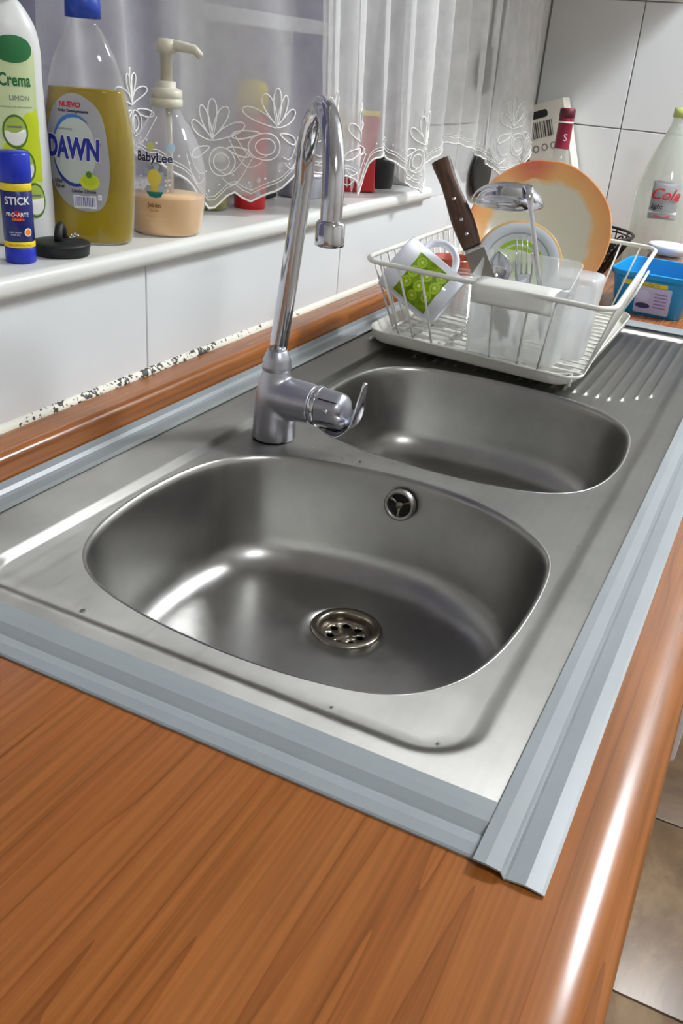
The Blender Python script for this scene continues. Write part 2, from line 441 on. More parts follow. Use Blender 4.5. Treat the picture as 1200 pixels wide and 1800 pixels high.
s2 = N('ShaderNodeMath'); L(s1.outputs[0], s2.inputs[0]); L(sc2.outputs[0], s2.inputs[1])
rp = N('ShaderNodeValToRGB'); rp.color_ramp.elements[0].position = 0.99; rp.color_ramp.elements[0].color = lin((226, 224, 210))
rp.color_ramp.elements[1].position = 1.0; rp.color_ramp.elements[1].color = lin((46, 42, 36)); s3 = N('ShaderNodeMath'); s3.operation = 'SUBTRACT'; s3.inputs[1].default_value = 0.03; L(s2.outputs[0], s3.inputs[0]); L(s3.outputs[0], rp.inputs[0]); L(rp.outputs[0], b_.inputs['Base Color'])
struct(G().extrude_x([(YW + 0.001, 0.030), (YW - 0.006, 0.030), (YW - 0.0050, 0.0365), (YW - 0.0012, 0.0415), (YW + 0.001, 0.042)], -0.3, XE, 60).go('trim_3', cm))

# window sill
def rnd(y0, y1, z0, z1, r, n=6):
    p = [(y1, z0)]
    p += [(y0 + r - r * math.sin(PI / 2 * i / n), z0 + r - r * math.cos(PI / 2 * i / n)) for i in range(n + 1)]
    p += [(y0 + r - r * math.cos(PI / 2 * i / n), z1 - r + r * math.sin(PI / 2 * i / n)) for i in range(n + 1)]
    return p + [(y1, z1)]
sill = G().extrude_x(rnd(0.5965, 0.80, SILL - 0.020, SILL, 0.0085), WX0, 1.588).go('window_sill', M_marble)
auto(sill, 40); struct(sill)

# window: sliding aluminium frames with glass, a yard wall beyond
M_alu = mat('white_aluminium', (196, 198, 204), 0.4)
M_glass = thin('window_glass', (150, 146, 168), 0.16, 0.03, 1.0, 0.3, edge=0.1)
wn = struct(empty('window_1', ((WX0 + WX1) / 2, 0.77, SILL)))
def wbar(x0, x1, z0, z1, y0=-0.012, y1=0.014, nm='window_frame'):
    return auto(G().box((x0 - wn.location.x, y0, z0 - SILL), (x1 - wn.location.x, y1, z1 - SILL), 0.002).go(nm, M_alu, wn), 12)
wbar(WX0, WX1, SILL, SILL + 0.035); wbar(WX0, WX1, 1.11, 1.15)
for x in (WX0, 0.55, 1.52): wbar(x, x + 0.045, SILL + 0.035, 1.11)
wbar(1.03, 1.085, SILL + 0.035, 1.11, -0.03, 0.014)
wbar(1.085, 1.52, 0.40, 0.42, -0.02, 0.01, 'glazing_bar')
for x0, x1 in ((WX0 + 0.045, 0.55), (0.595, 1.03), (1.085, 1.52)):
    auto(G().box((x0 - wn.location.x, 0.0, 0.035), (x1 - wn.location.x, 0.004, 0.932)).go('pane', M_glass, wn, smooth=False))
struct(G().box((-1.6, 1.45, -0.9), (3.6, 1.5, 2.2)).go('wall_yard', mat('lavender_render', (158, 150, 196), 0.9, noise=0.2, nscale=4), smooth=False))
struct(G().box((-1.6, 0.8, -0.95), (3.6, 1.45, -0.9)).go('floor_yard', M_grout, smooth=False))

# floor tiles (brown mottled stone), seen past the edge of the worktop
def stone_mat():
    mt = bpy.data.materials.new('brown_stone_tile'); mt.use_nodes = True; nt = mt.node_tree; N = nt.nodes.new; L = nt.links.new
    b = nt.nodes['Principled BSDF']; b.inputs['Roughness'].default_value = 0.35
    tc = N('ShaderNodeTexCoord'); gi = N('ShaderNodeNewGeometry')
    n = N('ShaderNodeTexNoise'); n.inputs['Scale'].default_value = 3.2; n.inputs['Detail'].default_value = 9; n.inputs['Roughness'].default_value = 0.62; n.inputs['Distortion'].default_value = 1.3
    L(gi.outputs['Position'], n.inputs['Vector'])
    r = N('ShaderNodeValToRGB'); e = r.color_ramp.elements
    e[0].position = 0.28; e[0].color = lin((72, 54, 36)); e[1].position = 0.74; e[1].color = lin((152, 128, 96))
    x = e.new(0.5); x.color = lin((108, 85, 60)); L(n.outputs['Fac'], r.inputs[0])
    L(r.outputs[0], b.inputs['Base Color'])
    return mt
M_stone = stone_mat()
fl = bpy.data.objects['floor']
tl = None
for i in range(9):
    for j in range(5):
        x = -1.42 + i * 0.41; y = -1.82 + j * 0.41
        if tl is None:
            tl = auto(G().box((0, 0, -0.883), (0.406, 0.406, -0.877), 0.0015).go('floor_tile', M_stone, fl), 30); o = tl
        else:
            o = tl.copy(); COL.objects.link(o)
        o.location = (x, y, 0)

# added ceiling lamps, out of view: two square fittings put in to light the room
for (lx, ly), pw in LAMPS:
    lamp = empty('added_ceiling_lamp', (lx, ly, 1.56), label='unseen square ceiling light added over the far end of the room' if lx > 1 else 'unseen square ceiling light added over the near end of the room', cat='lamp')
    lamp_m = mat('lit_diffuser', (246, 250, 255), 0.5, emis=pw)
    auto(G().box((-0.17, -0.17, -0.05), (0.17, 0.17, 0.0), 0.006).go('housing', M_wplastic, lamp), 12)
    auto(G().box((-0.15, -0.15, -0.062), (0.15, 0.15, -0.0505), 0.005).go('diffuser', lamp_m, lamp), 12)

# unseen wall cupboard added just above the frame so its shade falls on the far wall
cab = empty('shade_cupboard', (1.93, 0.42, 0.60), label='unseen white wall cupboard added above the worktop to shade the far wall', cat='cupboard')
auto(G().box((-0.29, -0.14, 0.0), (0.295, 0.188, 0.70), 0.003).go('body', M_wplastic, cab), 12)
for s in (-1, 1):
    d = auto(G().box((0.0025 + (s - 1) * 0.1455 - 0.0, -0.16, 0.004), (0.0025 + (s + 1) * 0.1455 - 0.003, -0.1405, 0.696), 0.003).go('door', M_wplastic, cab), 12)
    G().tube([(s * 0.03, -0.161, 0.06), (s * 0.03, -0.18, 0.065), (s * 0.03, -0.18, 0.155), (s * 0.03, -0.161, 0.16)], 0.004).go('handle', M_chrome, d)

# ------------------------------------------------------------------ worktop with a cut-out
ct = empty('worktop', (0, 0, 0), label='cherry-wood laminate worktop with rounded front edge around the sink', cat='worktop')
R_ = 0.013
prof = [(0.078, 0.0), (0.040, 0.0), (0.016, -0.0001)] + [(0.010 - 0.0285 * math.sin(PI / 2 * i / 14), -0.0163 + 0.0160 * math.cos(PI / 2 * i / 14)) for i in range(15)]
prof += [(-0.0185 + 0.0, -0.026)] + [(-0.006 - 0.0125 * math.cos(PI / 2 * i / 6), -0.028 - 0.0125 * math.sin(PI / 2 * i / 6)) for i in range(1, 7)] + [(0.078, -0.0405)]
cg = G()
cg.extrude_x(prof, -0.6, XE, 4)
cg.box((-0.6, 0.078, -0.0405), (0.385, YW + 0.005, 0.0)).box((1.60, 0.078, -0.0405), (XE, YW + 0.005, 0.0)).box((0.385, 0.528, -0.0405), (1.60, YW + 0.005, 0.0))
auto(cg.go('top_board', M_wood, ct), 12)
# upstand against the wall
up = [(0.567, 0.0), (0.567, 0.024)] + [(0.567 + 0.010 * (1 - math.cos(PI / 2 * i / 7)), 0.026 + 0.010 * math.sin(PI / 2 * i / 7)) for i in range(8)] + [(YW - 0.0005, 0.0345), (YW - 0.0005, 0.0)]
auto(G().extrude_x(up, -0.6, XE, 4).go('upstand', M_wood, ct), 40)
# unseen base cupboards, added below the worktop
bc = empty('added_base_cupboard', (0.8, 0.3, -0.883), label='unseen wooden base cupboards added under the worktop', cat='cupboard')
bg = G().box((-1.4, -0.27, 0.10), (1.42, -0.252, 0.842)).box((-1.4, 0.29, 0.0), (1.42, 0.305, 0.842)).box((-1.4, -0.252, 0.0), (-1.382, 0.29, 0.842)).box((1.40, -0.252, 0.0), (1.42, 0.29, 0.842))
bg.box((-1.4, -0.21, 0.0), (1.42, -0.195, 0.10))
bg.go('carcass', M_wood, bc, smooth=False)
for i in range(6):
    d = auto(G().box((-1.39 + i * 0.468, -0.289, 0.11), (-1.39 + i * 0.468 + 0.462, -0.271, 0.835), 0.003).go('door', M_wood, bc), 12)

ap = empty('floor_appliance', (1.78, 0.2, -0.877), label='white appliance standing under the far part of the worktop', cat='appliance')
auto(G().box((-0.30, -0.245, 0.012), (0.30, 0.085, 0.815), 0.006).go('body', M_wplastic, ap), 12)
auto(G().box((-0.285, -0.262, 0.10), (0.285, -0.2455, 0.70), 0.008).go('door', M_wplastic, ap), 12)
auto(G().box((-0.285, -0.258, 0.71), (0.285, -0.2455, 0.80), 0.004).go('control_panel', M_alu, ap), 12)
for x in (-0.27, 0.27):
    for y in (-0.22, 0.06): G().lathe([(0.018, 0.0), (0.018, 0.0118)], 16, c=(x, y, 0)).go('foot', M_black, ap)

# ------------------------------------------------------------------ sink
sk = empty('kitchen_sink', (0, 0, 0), label='brushed steel double-bowl sink with ridged drainer set in the worktop', cat='sink')
rim1 = [(0.484, 0.442), (0.521, 0.462), (0.583, 0.473), (0.645, 0.4735), (0.700, 0.464), (0.742, 0.434), (0.762, 0.391), (0.7755, 0.337), (0.7805, 0.285), (0.778, 0.235), (0.761, 0.182), (0.734, 0.142),
        (0.705, 0.118), (0.663, 0.110), (0.606, 0.108), (0.55, 0.111), (0.507, 0.120), (0.480, 0.133), (0.457, 0.155), (0.446, 0.186), (0.440, 0.221), (0.437, 0.258), (0.438, 0.300), (0.443, 0.348), (0.453, 0.392), (0.466, 0.421)]
rim2 = [(0.877, 0.445), (0.92, 0.463), (0.96, 0.469), (1.0, 0.471), (1.05, 0.470), (1.09, 0.461), (1.12, 0.442), (1.142, 0.400), (1.151, 0.326), (1.150, 0.256), (1.137, 0.187), (1.112, 0.146), (1.072, 0.118),
        (0.999, 0.106), (0.93, 0.107), (0.880, 0.117), (0.850, 0.135), (0.831, 0.165), (0.819, 0.214), (0.816, 0.269), (0.820, 0.329), (0.830, 0.385), (0.849, 0.424)]
rim1 = closedspline(rim1, 4); rim2 = closedspline(rim2, 4)
def resample(p, n):
    L_ = [0]; q = p + [p[0]]
    for a, b in zip(q, q[1:]): L_.append(L_[-1] + math.dist(a, b))
    out = []; k = 0
    for i in range(n):
        t = L_[-1] * i / n
        while L_[k + 1] < t: k += 1
        u = (t - L_[k]) / (L_[k + 1] - L_[k]); out.append((q[k][0] + (q[k + 1][0] - q[k][0]) * u, q[k][1] + (q[k + 1][1] - q[k][1]) * u))
    # light smoothing
    for _ in range(6): out = [((out[i - 1][0] + 2 * out[i][0] + out[(i + 1) % n][0]) / 4, (out[i - 1][1] + 2 * out[i][1] + out[(i + 1) % n][1]) / 4) for i in range(n)]
    return out
def ccw(p):
    a = sum(p[i - 1][0] * p[i][1] - p[i][0] * p[i - 1][1] for i in range(len(p)))
    return p if a > 0 else p[::-1]
rim1 = ccw(resample(rim1, 120)); rim2 = ccw(resample(rim2, 120))
def offs(p, d):
    """inward offset of a ccw loop"""
    n = len(p); out = []
    for i in range(n):
        tx = p[(i + 1) % n][0] - p[i - 1][0]; ty = p[(i + 1) % n][1] - p[i - 1][1]; l = math.hypot(tx, ty)
        out.append((p[i][0] - ty / l * d, p[i][1] + tx / l * d))
    return out
RX0, RX1, RY0, RY1, RR = 0.403, 1.563, 0.086, 0.489, 0.045
warp = lambda y: y + max(0, y - 0.44)
unwarp = lambda y: y if y < 0.44 else (y + 0.44) / 2
RY1W = warp(RY1)
def sd(x, y):
    """distance inside the recessed area (positive inside)"""
    y = warp(y); RY1 = RY1W
    cx, cy = (RX0 + RX1) / 2, (RY0 + RY1) / 2
    qx = abs(x - cx) - ((RX1 - RX0) / 2 - RR); qy = abs(y - cy) - ((RY1 - RY0) / 2 - RR)
    return RR - (math.hypot(max(qx, 0), max(qy, 0)) + min(max(qx, qy), 0))
ridges = [(0.1142 + 0.0155 * k) for k in range(22)]
def rx0(y): return 1.172 + max(0, (0.152 - y)) * 1.35
def deck(x, y):
    d = sd(x, y); t = min(max(d / 0.014, 0), 1); t = t * t * (3 - 2 * t)
    z = 0.0030 - 0.0066 * t
    if y > 0.489: z += 0.0030 * max(0, min((y - 0.489) / 0.045, (0.548 - y) / 0.014)) * min(1, max(0, (1.575 - x) / 0.02))
    if 1.15 < x < 1.57:
        for ry in ridges:
            if abs(y - ry) < 0.0045 and ry < 0.456:
                a = max(0, 1 - abs(y - ry) / 0.0042); a = a * a * (3 - 2 * a)
                e = min(1, max(0, (x - rx0(ry)) / 0.006)) * min(1, max(0, (1.551 - x) / 0.006))
                z += 0.0036 * a * e
    return z
DZ = -0.0036
pts = []; edges = []
def loop(p):
    b = len(pts); pts.extend(p); k = len(p); edges.extend([(b + i, b + (i + 1) % k) for i in range(k)])
ox0, ox1, oy0, oy1 = 0.374, 1.594, 0.048, 0.548
bl = [(ox0, oy0), (ox1, oy0), (ox1, oy1), (ox0, oy1)]; loop(bl)
h1 = offs(rim1, -0.004); h2 = offs(rim2, -0.004)
loop(h1); loop(h2)
def rr_loop(d, n=10):
    cx, cy = (RX0 + RX1) / 2, (RY0 + RY1W) / 2; w_, h_ = RX1 - RX0 - 2 * d, RY1W - RY0 - 2 * d; r = max(0.004, RR - d)
    base = [(p[0], unwarp(p[1])) for p in rrect(cx, cy, w_, h_, r, n)]; out = []
    for a, b in zip(base, base[1:] + base[:1]):
        k = max(1, int(math.dist(a, b) / 0.02)); out += [(a[0] + (b[0] - a[0]) * i / k, a[1] + (b[1] - a[1]) * i / k) for i in range(k)]
    return out
for d in (-0.003, -0.0005, 0.0016, 0.0036, 0.0056, 0.0077, 0.0098, 0.012, 0.0142):
    loop(rr_loop(d))
for d in (-0.009, -0.013):
    for rim in (rim1, rim2):
        pts += [p for p in offs(rim, d) if sd(*p) > 0.016]
e1 = offs(rim1, -0.016); e2 = offs(rim2, -0.016)
x = 0.378
while x < 1.592:
    y = 0.053
    while y < 0.546:
        if not inpoly((x, y), e1) and not inpoly((x, y), e2) and not (-0.005 < sd(x, y) < 0.017) and not (1.162 < x < 1.560 and 0.105 < y < 0.462):
            pts.append((x, y))
        y += 0.012
    x += 0.012
for ry in ridges:
    if ry > 0.455: continue
    s = rx0(ry)
    xs_ = [s + dx for dx in (-0.004, 0.0, 0.002, 0.004, 0.006)] + [s + 0.006 + (1.545 - s - 0.006) * k / 24 for k in range(1, 25)] + [1.547, 1.549, 1.551, 1.5555]
    for q in (-0.0052, -0.0037, -0.0025, -0.0012, 0, 0.0012, 0.0025, 0.0037, 0.0052):
        b = len(pts); pts.extend([(xx, ry + q) for xx in xs_]); edges.extend([(b + i, b + i + 1) for i in range(len(xs_) - 1)])
vo, eo, fo, *_ = delaunay_2d_cdt([Vector(p) for p in pts], edges, [], 0, 1e-6)
fs = []
for f in fo:
    c = (sum(vo[i][0] for i in f) / len(f), sum(vo[i][1] for i in f) / len(f))
    if not inpoly(c, h1) and not inpoly(c, h2): fs.append(tuple(f))
dv = [Vector((p[0], p[1], deck(p[0], p[1]))) for p in vo]
# turned-down outer edge
eg = G(); eg.add(dv, fs)
o = eg.go('deck', M_steel, sk)
if o.data.polygons[0].normal.z < 0: o.data.flip_normals()

def bowl(rim, drain, zf):
    lev = [(-0.0042, DZ - 0.0001), (-0.0034, DZ + 0.0003), (-0.0024, DZ + 0.0004), (-0.0012, DZ - 0.0006), (0.0004, DZ - 0.0028), (0.0014, DZ - 0.006), (0.0022, DZ - 0.012)]
    for k in range(1, 8):
        t = k / 7; lev.append((0.0022 + 0.0095 * t, -0.015 + (zf + 0.040 + 0.015) * t))
    R0 = 0.034
    for k in range(1, 10):
        a = PI / 2 * k / 9; lev.append((0.0117 + R0 * (1 - math.cos(a)), zf + 0.040 - 0.0365 * math.sin(a)))
    V = []; F = []; n = len(rim)
    for d, z in lev:
        V += [(p[0], p[1], z) for p in offs(rim, d)]
    last = offs(rim, lev[-1][0]); zl = lev[-1][1]
    dc = [(drain[0] + 0.031 * math.cos(0), drain[1])]
    K = 7
    for k in range(1, K + 1):
        t = k / K
        for p in last:
            a = math.atan2(p[1] - drain[1], p[0] - drain[0]); q = (drain[0] + 0.030 * math.cos(a), drain[1] + 0.030 * math.sin(a))
            V.append((p[0] + (q[0] - p[0]) * t, p[1] + (q[1] - p[1]) * t, zl + (zf - 0.001 - zl) * t ** 0.8))
    m_ = len(lev) + K
    for i in range(m_ - 1):
        for j in range(n):
            F.append((i * n + j, i * n + (j + 1) % n, (i + 1) * n + (j + 1) % n, (i + 1) * n + j))
    o = mesh('bowl', V, F, M_bowl, sk, fix=False)
    if o.data.polygons[-1].normal.z < 0: o.data.flip_normals()
    so = o.modifiers.new('t', 'SOLIDIFY'); so.thickness = 0.0008; so.offset = -1
    # strainer
    zt = zf - 0.0005
    st = G().lathe([(0.0250, -0.010), (0.0255, -0.002), (0.0270, 0.0012), (0.0300, 0.0018), (0.0335, 0.0012), (0.0350, 0.0002), (0.0350, -0.0012), (0.0300, -0.002), (0.0272, -0.012), (0.0250, -0.010)], 48, c=(drain[0], drain[1], zt), close=False).go('strainer_ring', M_strain, o)
    V2 = [Vector(p) for p in ell(0, 0, 0.0262, 0.0262, 40)]; E2 = [(i, (i + 1) % 40) for i in range(40)]; holes = []
    for k in range(7):
        a = 2 * PI * k / 7 + 0.4; hp = ell(0.0148 * math.cos(a), 0.0148 * math.sin(a), 0.0037, 0.0037, 12); b = len(V2)
        V2 += [Vector(p) for p in hp]; E2 += [(b + i, b + (i + 1) % 12) for i in range(12)]; holes.append(hp)
    for rr in (0.0035, 0.0205): V2 += [Vector(p) for p in ell(0, 0, rr, rr, 20)]
    vo, eo, fo, *_ = delaunay_2d_cdt(V2, E2, [], 0, 1e-7); ff = []
    for f in fo:
        c = (sum(vo[i][0] for i in f) / len(f), sum(vo[i][1] for i in f) / len(f))
        if not any(inpoly(c, h) for h in holes): ff.append(tuple(f))
    def dz(p):
        r = math.hypot(p[0], p[1]); return -0.0085 + 0.0035 * max(0, (r - 0.018) / 0.008) - 0.001 * (1 - min(1, r / 0.01))
    pl = mesh('strainer_plate', [(drain[0] + p[0], drain[1] + p[1], zt + dz(p)) for p in vo], ff, M_strain, o, fix=False)
    if pl.data.polygons[0].normal.z < 0: pl.data.flip_normals()
    so = pl.modifiers.new('t', 'SOLIDIFY'); so.thickness = 0.0008; so.offset = -1
    G().lathe([(0.0001, 0.0012), (0.003, 0.0010), (0.0044, 0.0004), (0.0046, -0.001)], 20, c=(drain[0], drain[1], zt - 0.0092)).go('strainer_screw', M_strain, o)
    G().lathe([(0.0268, -0.011), (0.0268, -0.045), (0.0001, -0.045)], 32, c=(drain[0], drain[1], zt), close=False).go('waste_pipe', M_dark, o)
    return o
ZF = -0.125
b1 = bowl(rim1, (0.674, 0.289), ZF)
b2 = bowl(rim2, (0.93, 0.25), ZF)
# overflow: ring, three spokes, screw
oc = Vector((0.7680, 0.284, -0.0285)); nrm = Vector((-0.985, -0.03, 0.10)).normalized()
MO = Matrix.Translation(oc) @ nrm.to_track_quat('Z', 'Y').to_matrix().to_4x4()
ring_o = G().lathe([(0.0122, -0.006), (0.0122, 0.0010), (0.0132, 0.0022), (0.0150, 0.0024), (0.0163, 0.0012), (0.0166, -0.004)], 40, M=MO, close=False).go('overflow_ring', M_bowl, b1)
G().lathe([(0.0121, -0.0035), (0.0001, -0.0035)], 32, M=MO, close=False).go('overflow_shade_disc', M_dark, b1)  # dark disc on the uncut bowl, painted for shade in the opening
sp = G()
for k in range(3):
    a = 2 * PI * k / 3 + 0.5; c, s = math.cos(a), math.sin(a)
    sp.tube([MO @ Vector((c * 0.003, s * 0.003, -0.001)), MO @ Vector((c * 0.0075, s * 0.0075, -0.0012)), MO @ Vector((c * 0.0125, s * 0.0125, 0.0006))], [0.0016, 0.0012, 0.0019], 8)
sp.lathe([(0.0001, 0.0012), (0.003, 0.0010), (0.0040, 0.0), (0.0042, -0.003)], 20, M=MO)
sp.go('overflow_cross', M_strain, b1)
# water drops
M_water = mat('water', (235, 240, 242), 0.02, trans=1.0, ior=1.33)
dg = G()
random.seed(3)
for k in range(46):
    if k < 12: cx, cy, z = random.uniform(0.788, 0.812), random.uniform(0.24, 0.40), DZ + 0.0003
    else:
        cx, cy = random.choice([(random.uniform(0.56, 0.73), random.uniform(0.34, 0.43)), (random.uniform(0.50, 0.72), random.uniform(0.16, 0.40)), (random.uniform(0.87, 1.08), random.uniform(0.16, 0.41)), (random.uniform(0.41, 0.43), random.uniform(0.1, 0.4)), (random.uniform(0.55, 0.75), random.uniform(0.09, 0.1))])
        z = DZ + 0.0002 if cy < 0.11 or cx < 0.43 else None
    if z is None: continue
    r = random.uniform(0.0010, 0.0024)
    dg.lathe([(r, 0.0), (r * 0.9, r * 0.25), (r * 0.5, r * 0.42), (0.0001, r * 0.45)], 10, c=(cx, cy, z), close=False)
o = dg.go('water_drops', M_water, sk); o['kind'] = 'stuff'

# ------------------------------------------------------------------ grey sealing strips
def strip(name, prof_fn, a, b, label, axis, nseg=24):
    """prof_fn gives (across, z) points; swept along axis with slight waviness"""
    pr = prof_fn; g = G(); k = len(pr); V = []; F = []
    th = 0.0011
    for i in range(nseg + 1):
        t = a + (b - a) * i / nseg
        for side in (0, 1):
            for (c, z) in (pr if side == 0 else pr[::-1]):
                zz = z + (th if side == 0 else 0)
                V.append((t, c, zz) if axis == 'X' else (c, t, zz))
    K = 2 * k
    for i in range(nseg):
        for j in range(K): F.append((i * K + j, i * K + (j + 1) % K, (i + 1) * K + (j + 1) % K, (i + 1) * K + j))
    for e_ in (0, nseg):
        for j in range(k - 1): F.append((e_ * K + j, e_ * K + j + 1, e_ * K + K - 2 - j, e_ * K + K - 1 - j))
    g.add(V, F); o = g.go(name, M_tape, None, smooth=False)
    return tag(o, label, 'sealing strip')
strip('sealing_strip', [(0.3462, 0.0002), (0.3475, 0.0010), (0.3555, 0.0016), (0.3615, 0.0008), (0.3638, 0.0002), (0.366, 0.0012), (0.372, 0.0034), (0.380, 0.0036), (0.389, 0.0032)], 0.050, 0.558,
      'grey sealing strip across the near end of the sink, running under another strip', 'Y')
strip('sealing_strip', [(0.0238, 0.0004), (0.0255, 0.0010), (0.034, 0.0022), (0.0435, 0.0012), (0.0452, 0.0004), (0.0460, 0.0016), (0.0476, 0.0044), (0.0560, 0.0053), (0.0628, 0.0050)], 0.3418, 1.66,
      'grey sealing strip between the sink and the rounded front edge of the worktop', 'X')
strip('sealing_strip', [(0.534, 0.0070), (0.540, 0.0068), (0.549, 0.0046), (0.556, 0.0030), (0.5610, 0.0032), (0.5638, 0.0064), (0.5650, 0.0128)], 0.15, 1.66,
      'grey sealing strip along the wooden upstand behind the sink', 'X')
strip('sealing_strip', [(1.578, 0.0036), (1.586, 0.0040), (1.596, 0.0040), (1.604, 0.0008), (1.612, 0.0016), (1.625, 0.0014), (1.636, 0.0002)], 0.0640, 0.533,
      'grey sealing strip across the far end of the drainer, before the blue tub', 'Y')

# ------------------------------------------------------------------ faucet
FX, FY = 0.795, 0.449
fc = empty('mixer_tap', (FX, FY, DZ + 0.0004), label='chrome single-lever mixer tap with tall swan-neck spout', cat='tap')
bd = G()
bd.lathe(smoothprof([(0.0238, 0.0), (0.0238, 0.012), (0.0232, 0.028), (0.0222, 0.045), (0.0190, 0.060), (0.0158, 0.070), (0.0145, 0.078)], 4), 40)
MB = Matrix.Translation((0, -0.004, 0.047)) @ Matrix.Rotation(PI / 2, 4, 'X')
bd.lathe([(0.0222, -0.004), (0.0222, 0.02), (0.0216, 0.036), (0.0212, 0.0445)], 36, M=MB)
body = bd.go('body', M_chrome_d, fc)
rm = body.modifiers.new('r', 'REMESH'); rm.mode = 'VOXEL'; rm.voxel_size = 0.0014; rm.use_smooth_shade = True
sm = body.modifiers.new('s', 'SMOOTH'); sm.factor = 0.6; sm.iterations = 10
G().lathe([(0.0135, 0.074), (0.0155, 0.0765), (0.0157, 0.081), (0.0148, 0.0835), (0.0150, 0.0865), (0.0130, 0.0915), (0.0108, 0.0965), (0.0100, 0.0975)], 36).go('collar', M_chrome_d, fc)
# spout, turned towards the near bowl
az = math.radians(39); ux, uy = -math.cos(az), -math.sin(az); RB = 0.0660
path = [(0.0, 0.0, 0.095), (0.003, -0.005, 0.15), (0.006, -0.010, 0.21), (0.008, -0.014, 0.256)]
bx, by, bz = 0.008, -0.0155, 0.270
for i in range(0, 15):
    a = PI * i / 14
    path.append((bx + ux * RB * (1 - math.cos(a)), by + uy * RB * (1 - math.cos(a)), bz + RB * 0.98 * math.sin(a)))
ex, ey = path[-1][0], path[-1][1]
path += [(ex, ey, 0.258), (ex, ey, 0.249)]
path = smoothprof(path, 4)
G().tube(path, 0.0093, 22).go('spout', M_chrome, fc)
G().lathe([(0.0104, 0.0), (0.0124, 0.0008), (0.0127, 0.004), (0.0124, 0.0185), (0.0112, 0.0205), (0.0096, 0.0215)], 32, c=(ex, ey, 0.2300)).go('aerator', M_chrome, fc)
# lever
MH = Matrix.Translation((0, -0.0485, 0.047)) @ Matrix.Rotation(PI / 2, 4, 'X')
G().lathe([(0.0180, -0.001), (0.0215, 0.0), (0.0219, 0.003), (0.0217, 0.0065), (0.0205, 0.0075)], 36, M=MH).go('ring', M_chrome, fc)
lev = G(); nn = 40
def lv(i, j):
    t = i; a = 2 * PI * j
    L0 = 0.0078 + t * 0.030
    fac = 0.0214 - 0.0020 * t - 0.0006 * (1 + math.cos(6 * a)) / 2 * 2
    r = fac * (1 if t < 0.75 else 1 - 0.25 * ((t - 0.75) / 0.25) ** 2)
    x = r * math.cos(a); y = r * math.sin(a)
    # slanted front: lower side reaches further
    z = L0 + (0.004 * t if math.sin(a) < 0 else -0.002 * t)
    return MH @ Vector((x, y, z))
V = []; F = []
K = 10
for i in range(K + 1):
    for j in range(nn): V.append(lv(i / K, j / nn))
for i in range(K):
    for j in range(nn): F.append((i * nn + j, i * nn + (j + 1) % nn, (i + 1) * nn + (j + 1) % nn, (i + 1) * nn + j))
F.append(tuple(range(nn - 1, -1, -1))); F.append(tuple(K * nn + j for j in range(nn)))
lev.add(V, F)
handle = auto(lev.go('lever_knob', M_chrome_d, fc), 40)
# the lever plate that curves up in front of the knob
fp_ = smoothprof([(-0.066, 0.0255), (-0.080, 0.0265), (-0.0905, 0.036), (-0.0965, 0.052), (-0.0995, 0.067), (-0.1030, 0.0835)], 5)
fw_ = lambda t: lerpt([(0, 0.010), (0.2, 0.0150), (0.5, 0.0150), (0.75, 0.0085), (0.95, 0.0052), (1, 0.0030)], t)
nf = len(fp_)
def finp(u, v):
    i = min(nf - 1, int(round(v * (nf - 1)))); y, z = fp_[i]; a = 2 * PI * u
    c = math.cos(a); w2 = fw_(v); y2, z2 = fp_[min(nf - 1, i + 1)]; y1, z1 = fp_[max(0, i - 1)]
    tx, tz = y2 - y1, z2 - z1; l = math.hypot(tx, tz); ny, nz_ = tz / l, -tx / l
    th = 0.0019 * math.sin(a); cup = 0.0035 * (c * c) * w2 / 0.015
    return Vector((w2 * c, y - ny * (th - cup) * -1, z + nz_ * (th - cup)))
fg = G().grid(finp, 22, nf - 1, cu=True)
fg.f.append(tuple(i * nf for i in range(22))); fg.f.append(tuple(i * nf + nf - 1 for i in range(21, -1, -1)))
fg.go('lever_plate', M_chrome, fc)
G().lathe([(0.0001, 0.0016), (0.0020, 0.0013), (0.0030, 0.0), (0.0030, -0.002)], 18, M=Matrix.Translation((-0.0203, -0.0705, 0.0510)) @ Matrix.Rotation(-PI / 2, 4, 'Y') @ Matrix.Rotation(0.2, 4, 'X')).go('index_dot', M_chrome, handle)
for a in (PI + 0.42, PI - 0.75, PI + 1.3):
    r = 0.0212; p0 = MH @ Vector((r * math.cos(a), r * math.sin(a), 0.010)); p1 = MH @ Vector(((r - 0.001) * math.cos(a), (r - 0.001) * math.sin(a), 0.031)); G().tube([p0, p1], 0.0006, 6).go('grip_groove', M_black, handle)
#PART2

# ================================================================== things on the window sill
def lab(parent, name, mt): pass
C = lambda r, g, b, ro=0.4: mat('print_%d_%d_%d' % (r, g, b), (r, g, b), ro)
P_white = C(238, 238, 236); P_red = C(200, 30, 40); P_blue = C(34, 44, 150); P_navy = C(24, 28, 84); P_grey = C(120, 122, 124)
P_green = C(30, 110, 60); P_lgreen = C(196, 214, 30); P_yellow = C(238, 212, 30); P_black = C(24, 24, 26); P_lblue = C(90, 150, 200)
P_teal = C(20, 120, 116); P_pale = C(214, 226, 180); P_orange = C(236, 140, 30); P_silver = C(168, 168, 172, 0.3)
M_pet = thin('clear_plastic', (235, 238, 234), 0.015, 0.04, 0.8, 0.4)
M_petg = thin('clear_glass', (225, 230, 228), 0.06, 0.03, 1.2, 0.3)

def barcode(surf, u0, v0, w_, h_, off, mt, parent, n=14, seed=1):
    rg = random.Random(seed); q = []; x = u0
    while x < u0 + w_:
        b = w_ / n * rg.choice((0.3, 0.5, 0.8)); q.append([(x, v0), (x + b, v0), (x + b, v0 + h_), (x, v0 + h_)]); x += b + w_ / n * rg.choice((0.35, 0.5, 0.8))
    return multi('barcode', q, surf, off, mt, parent)

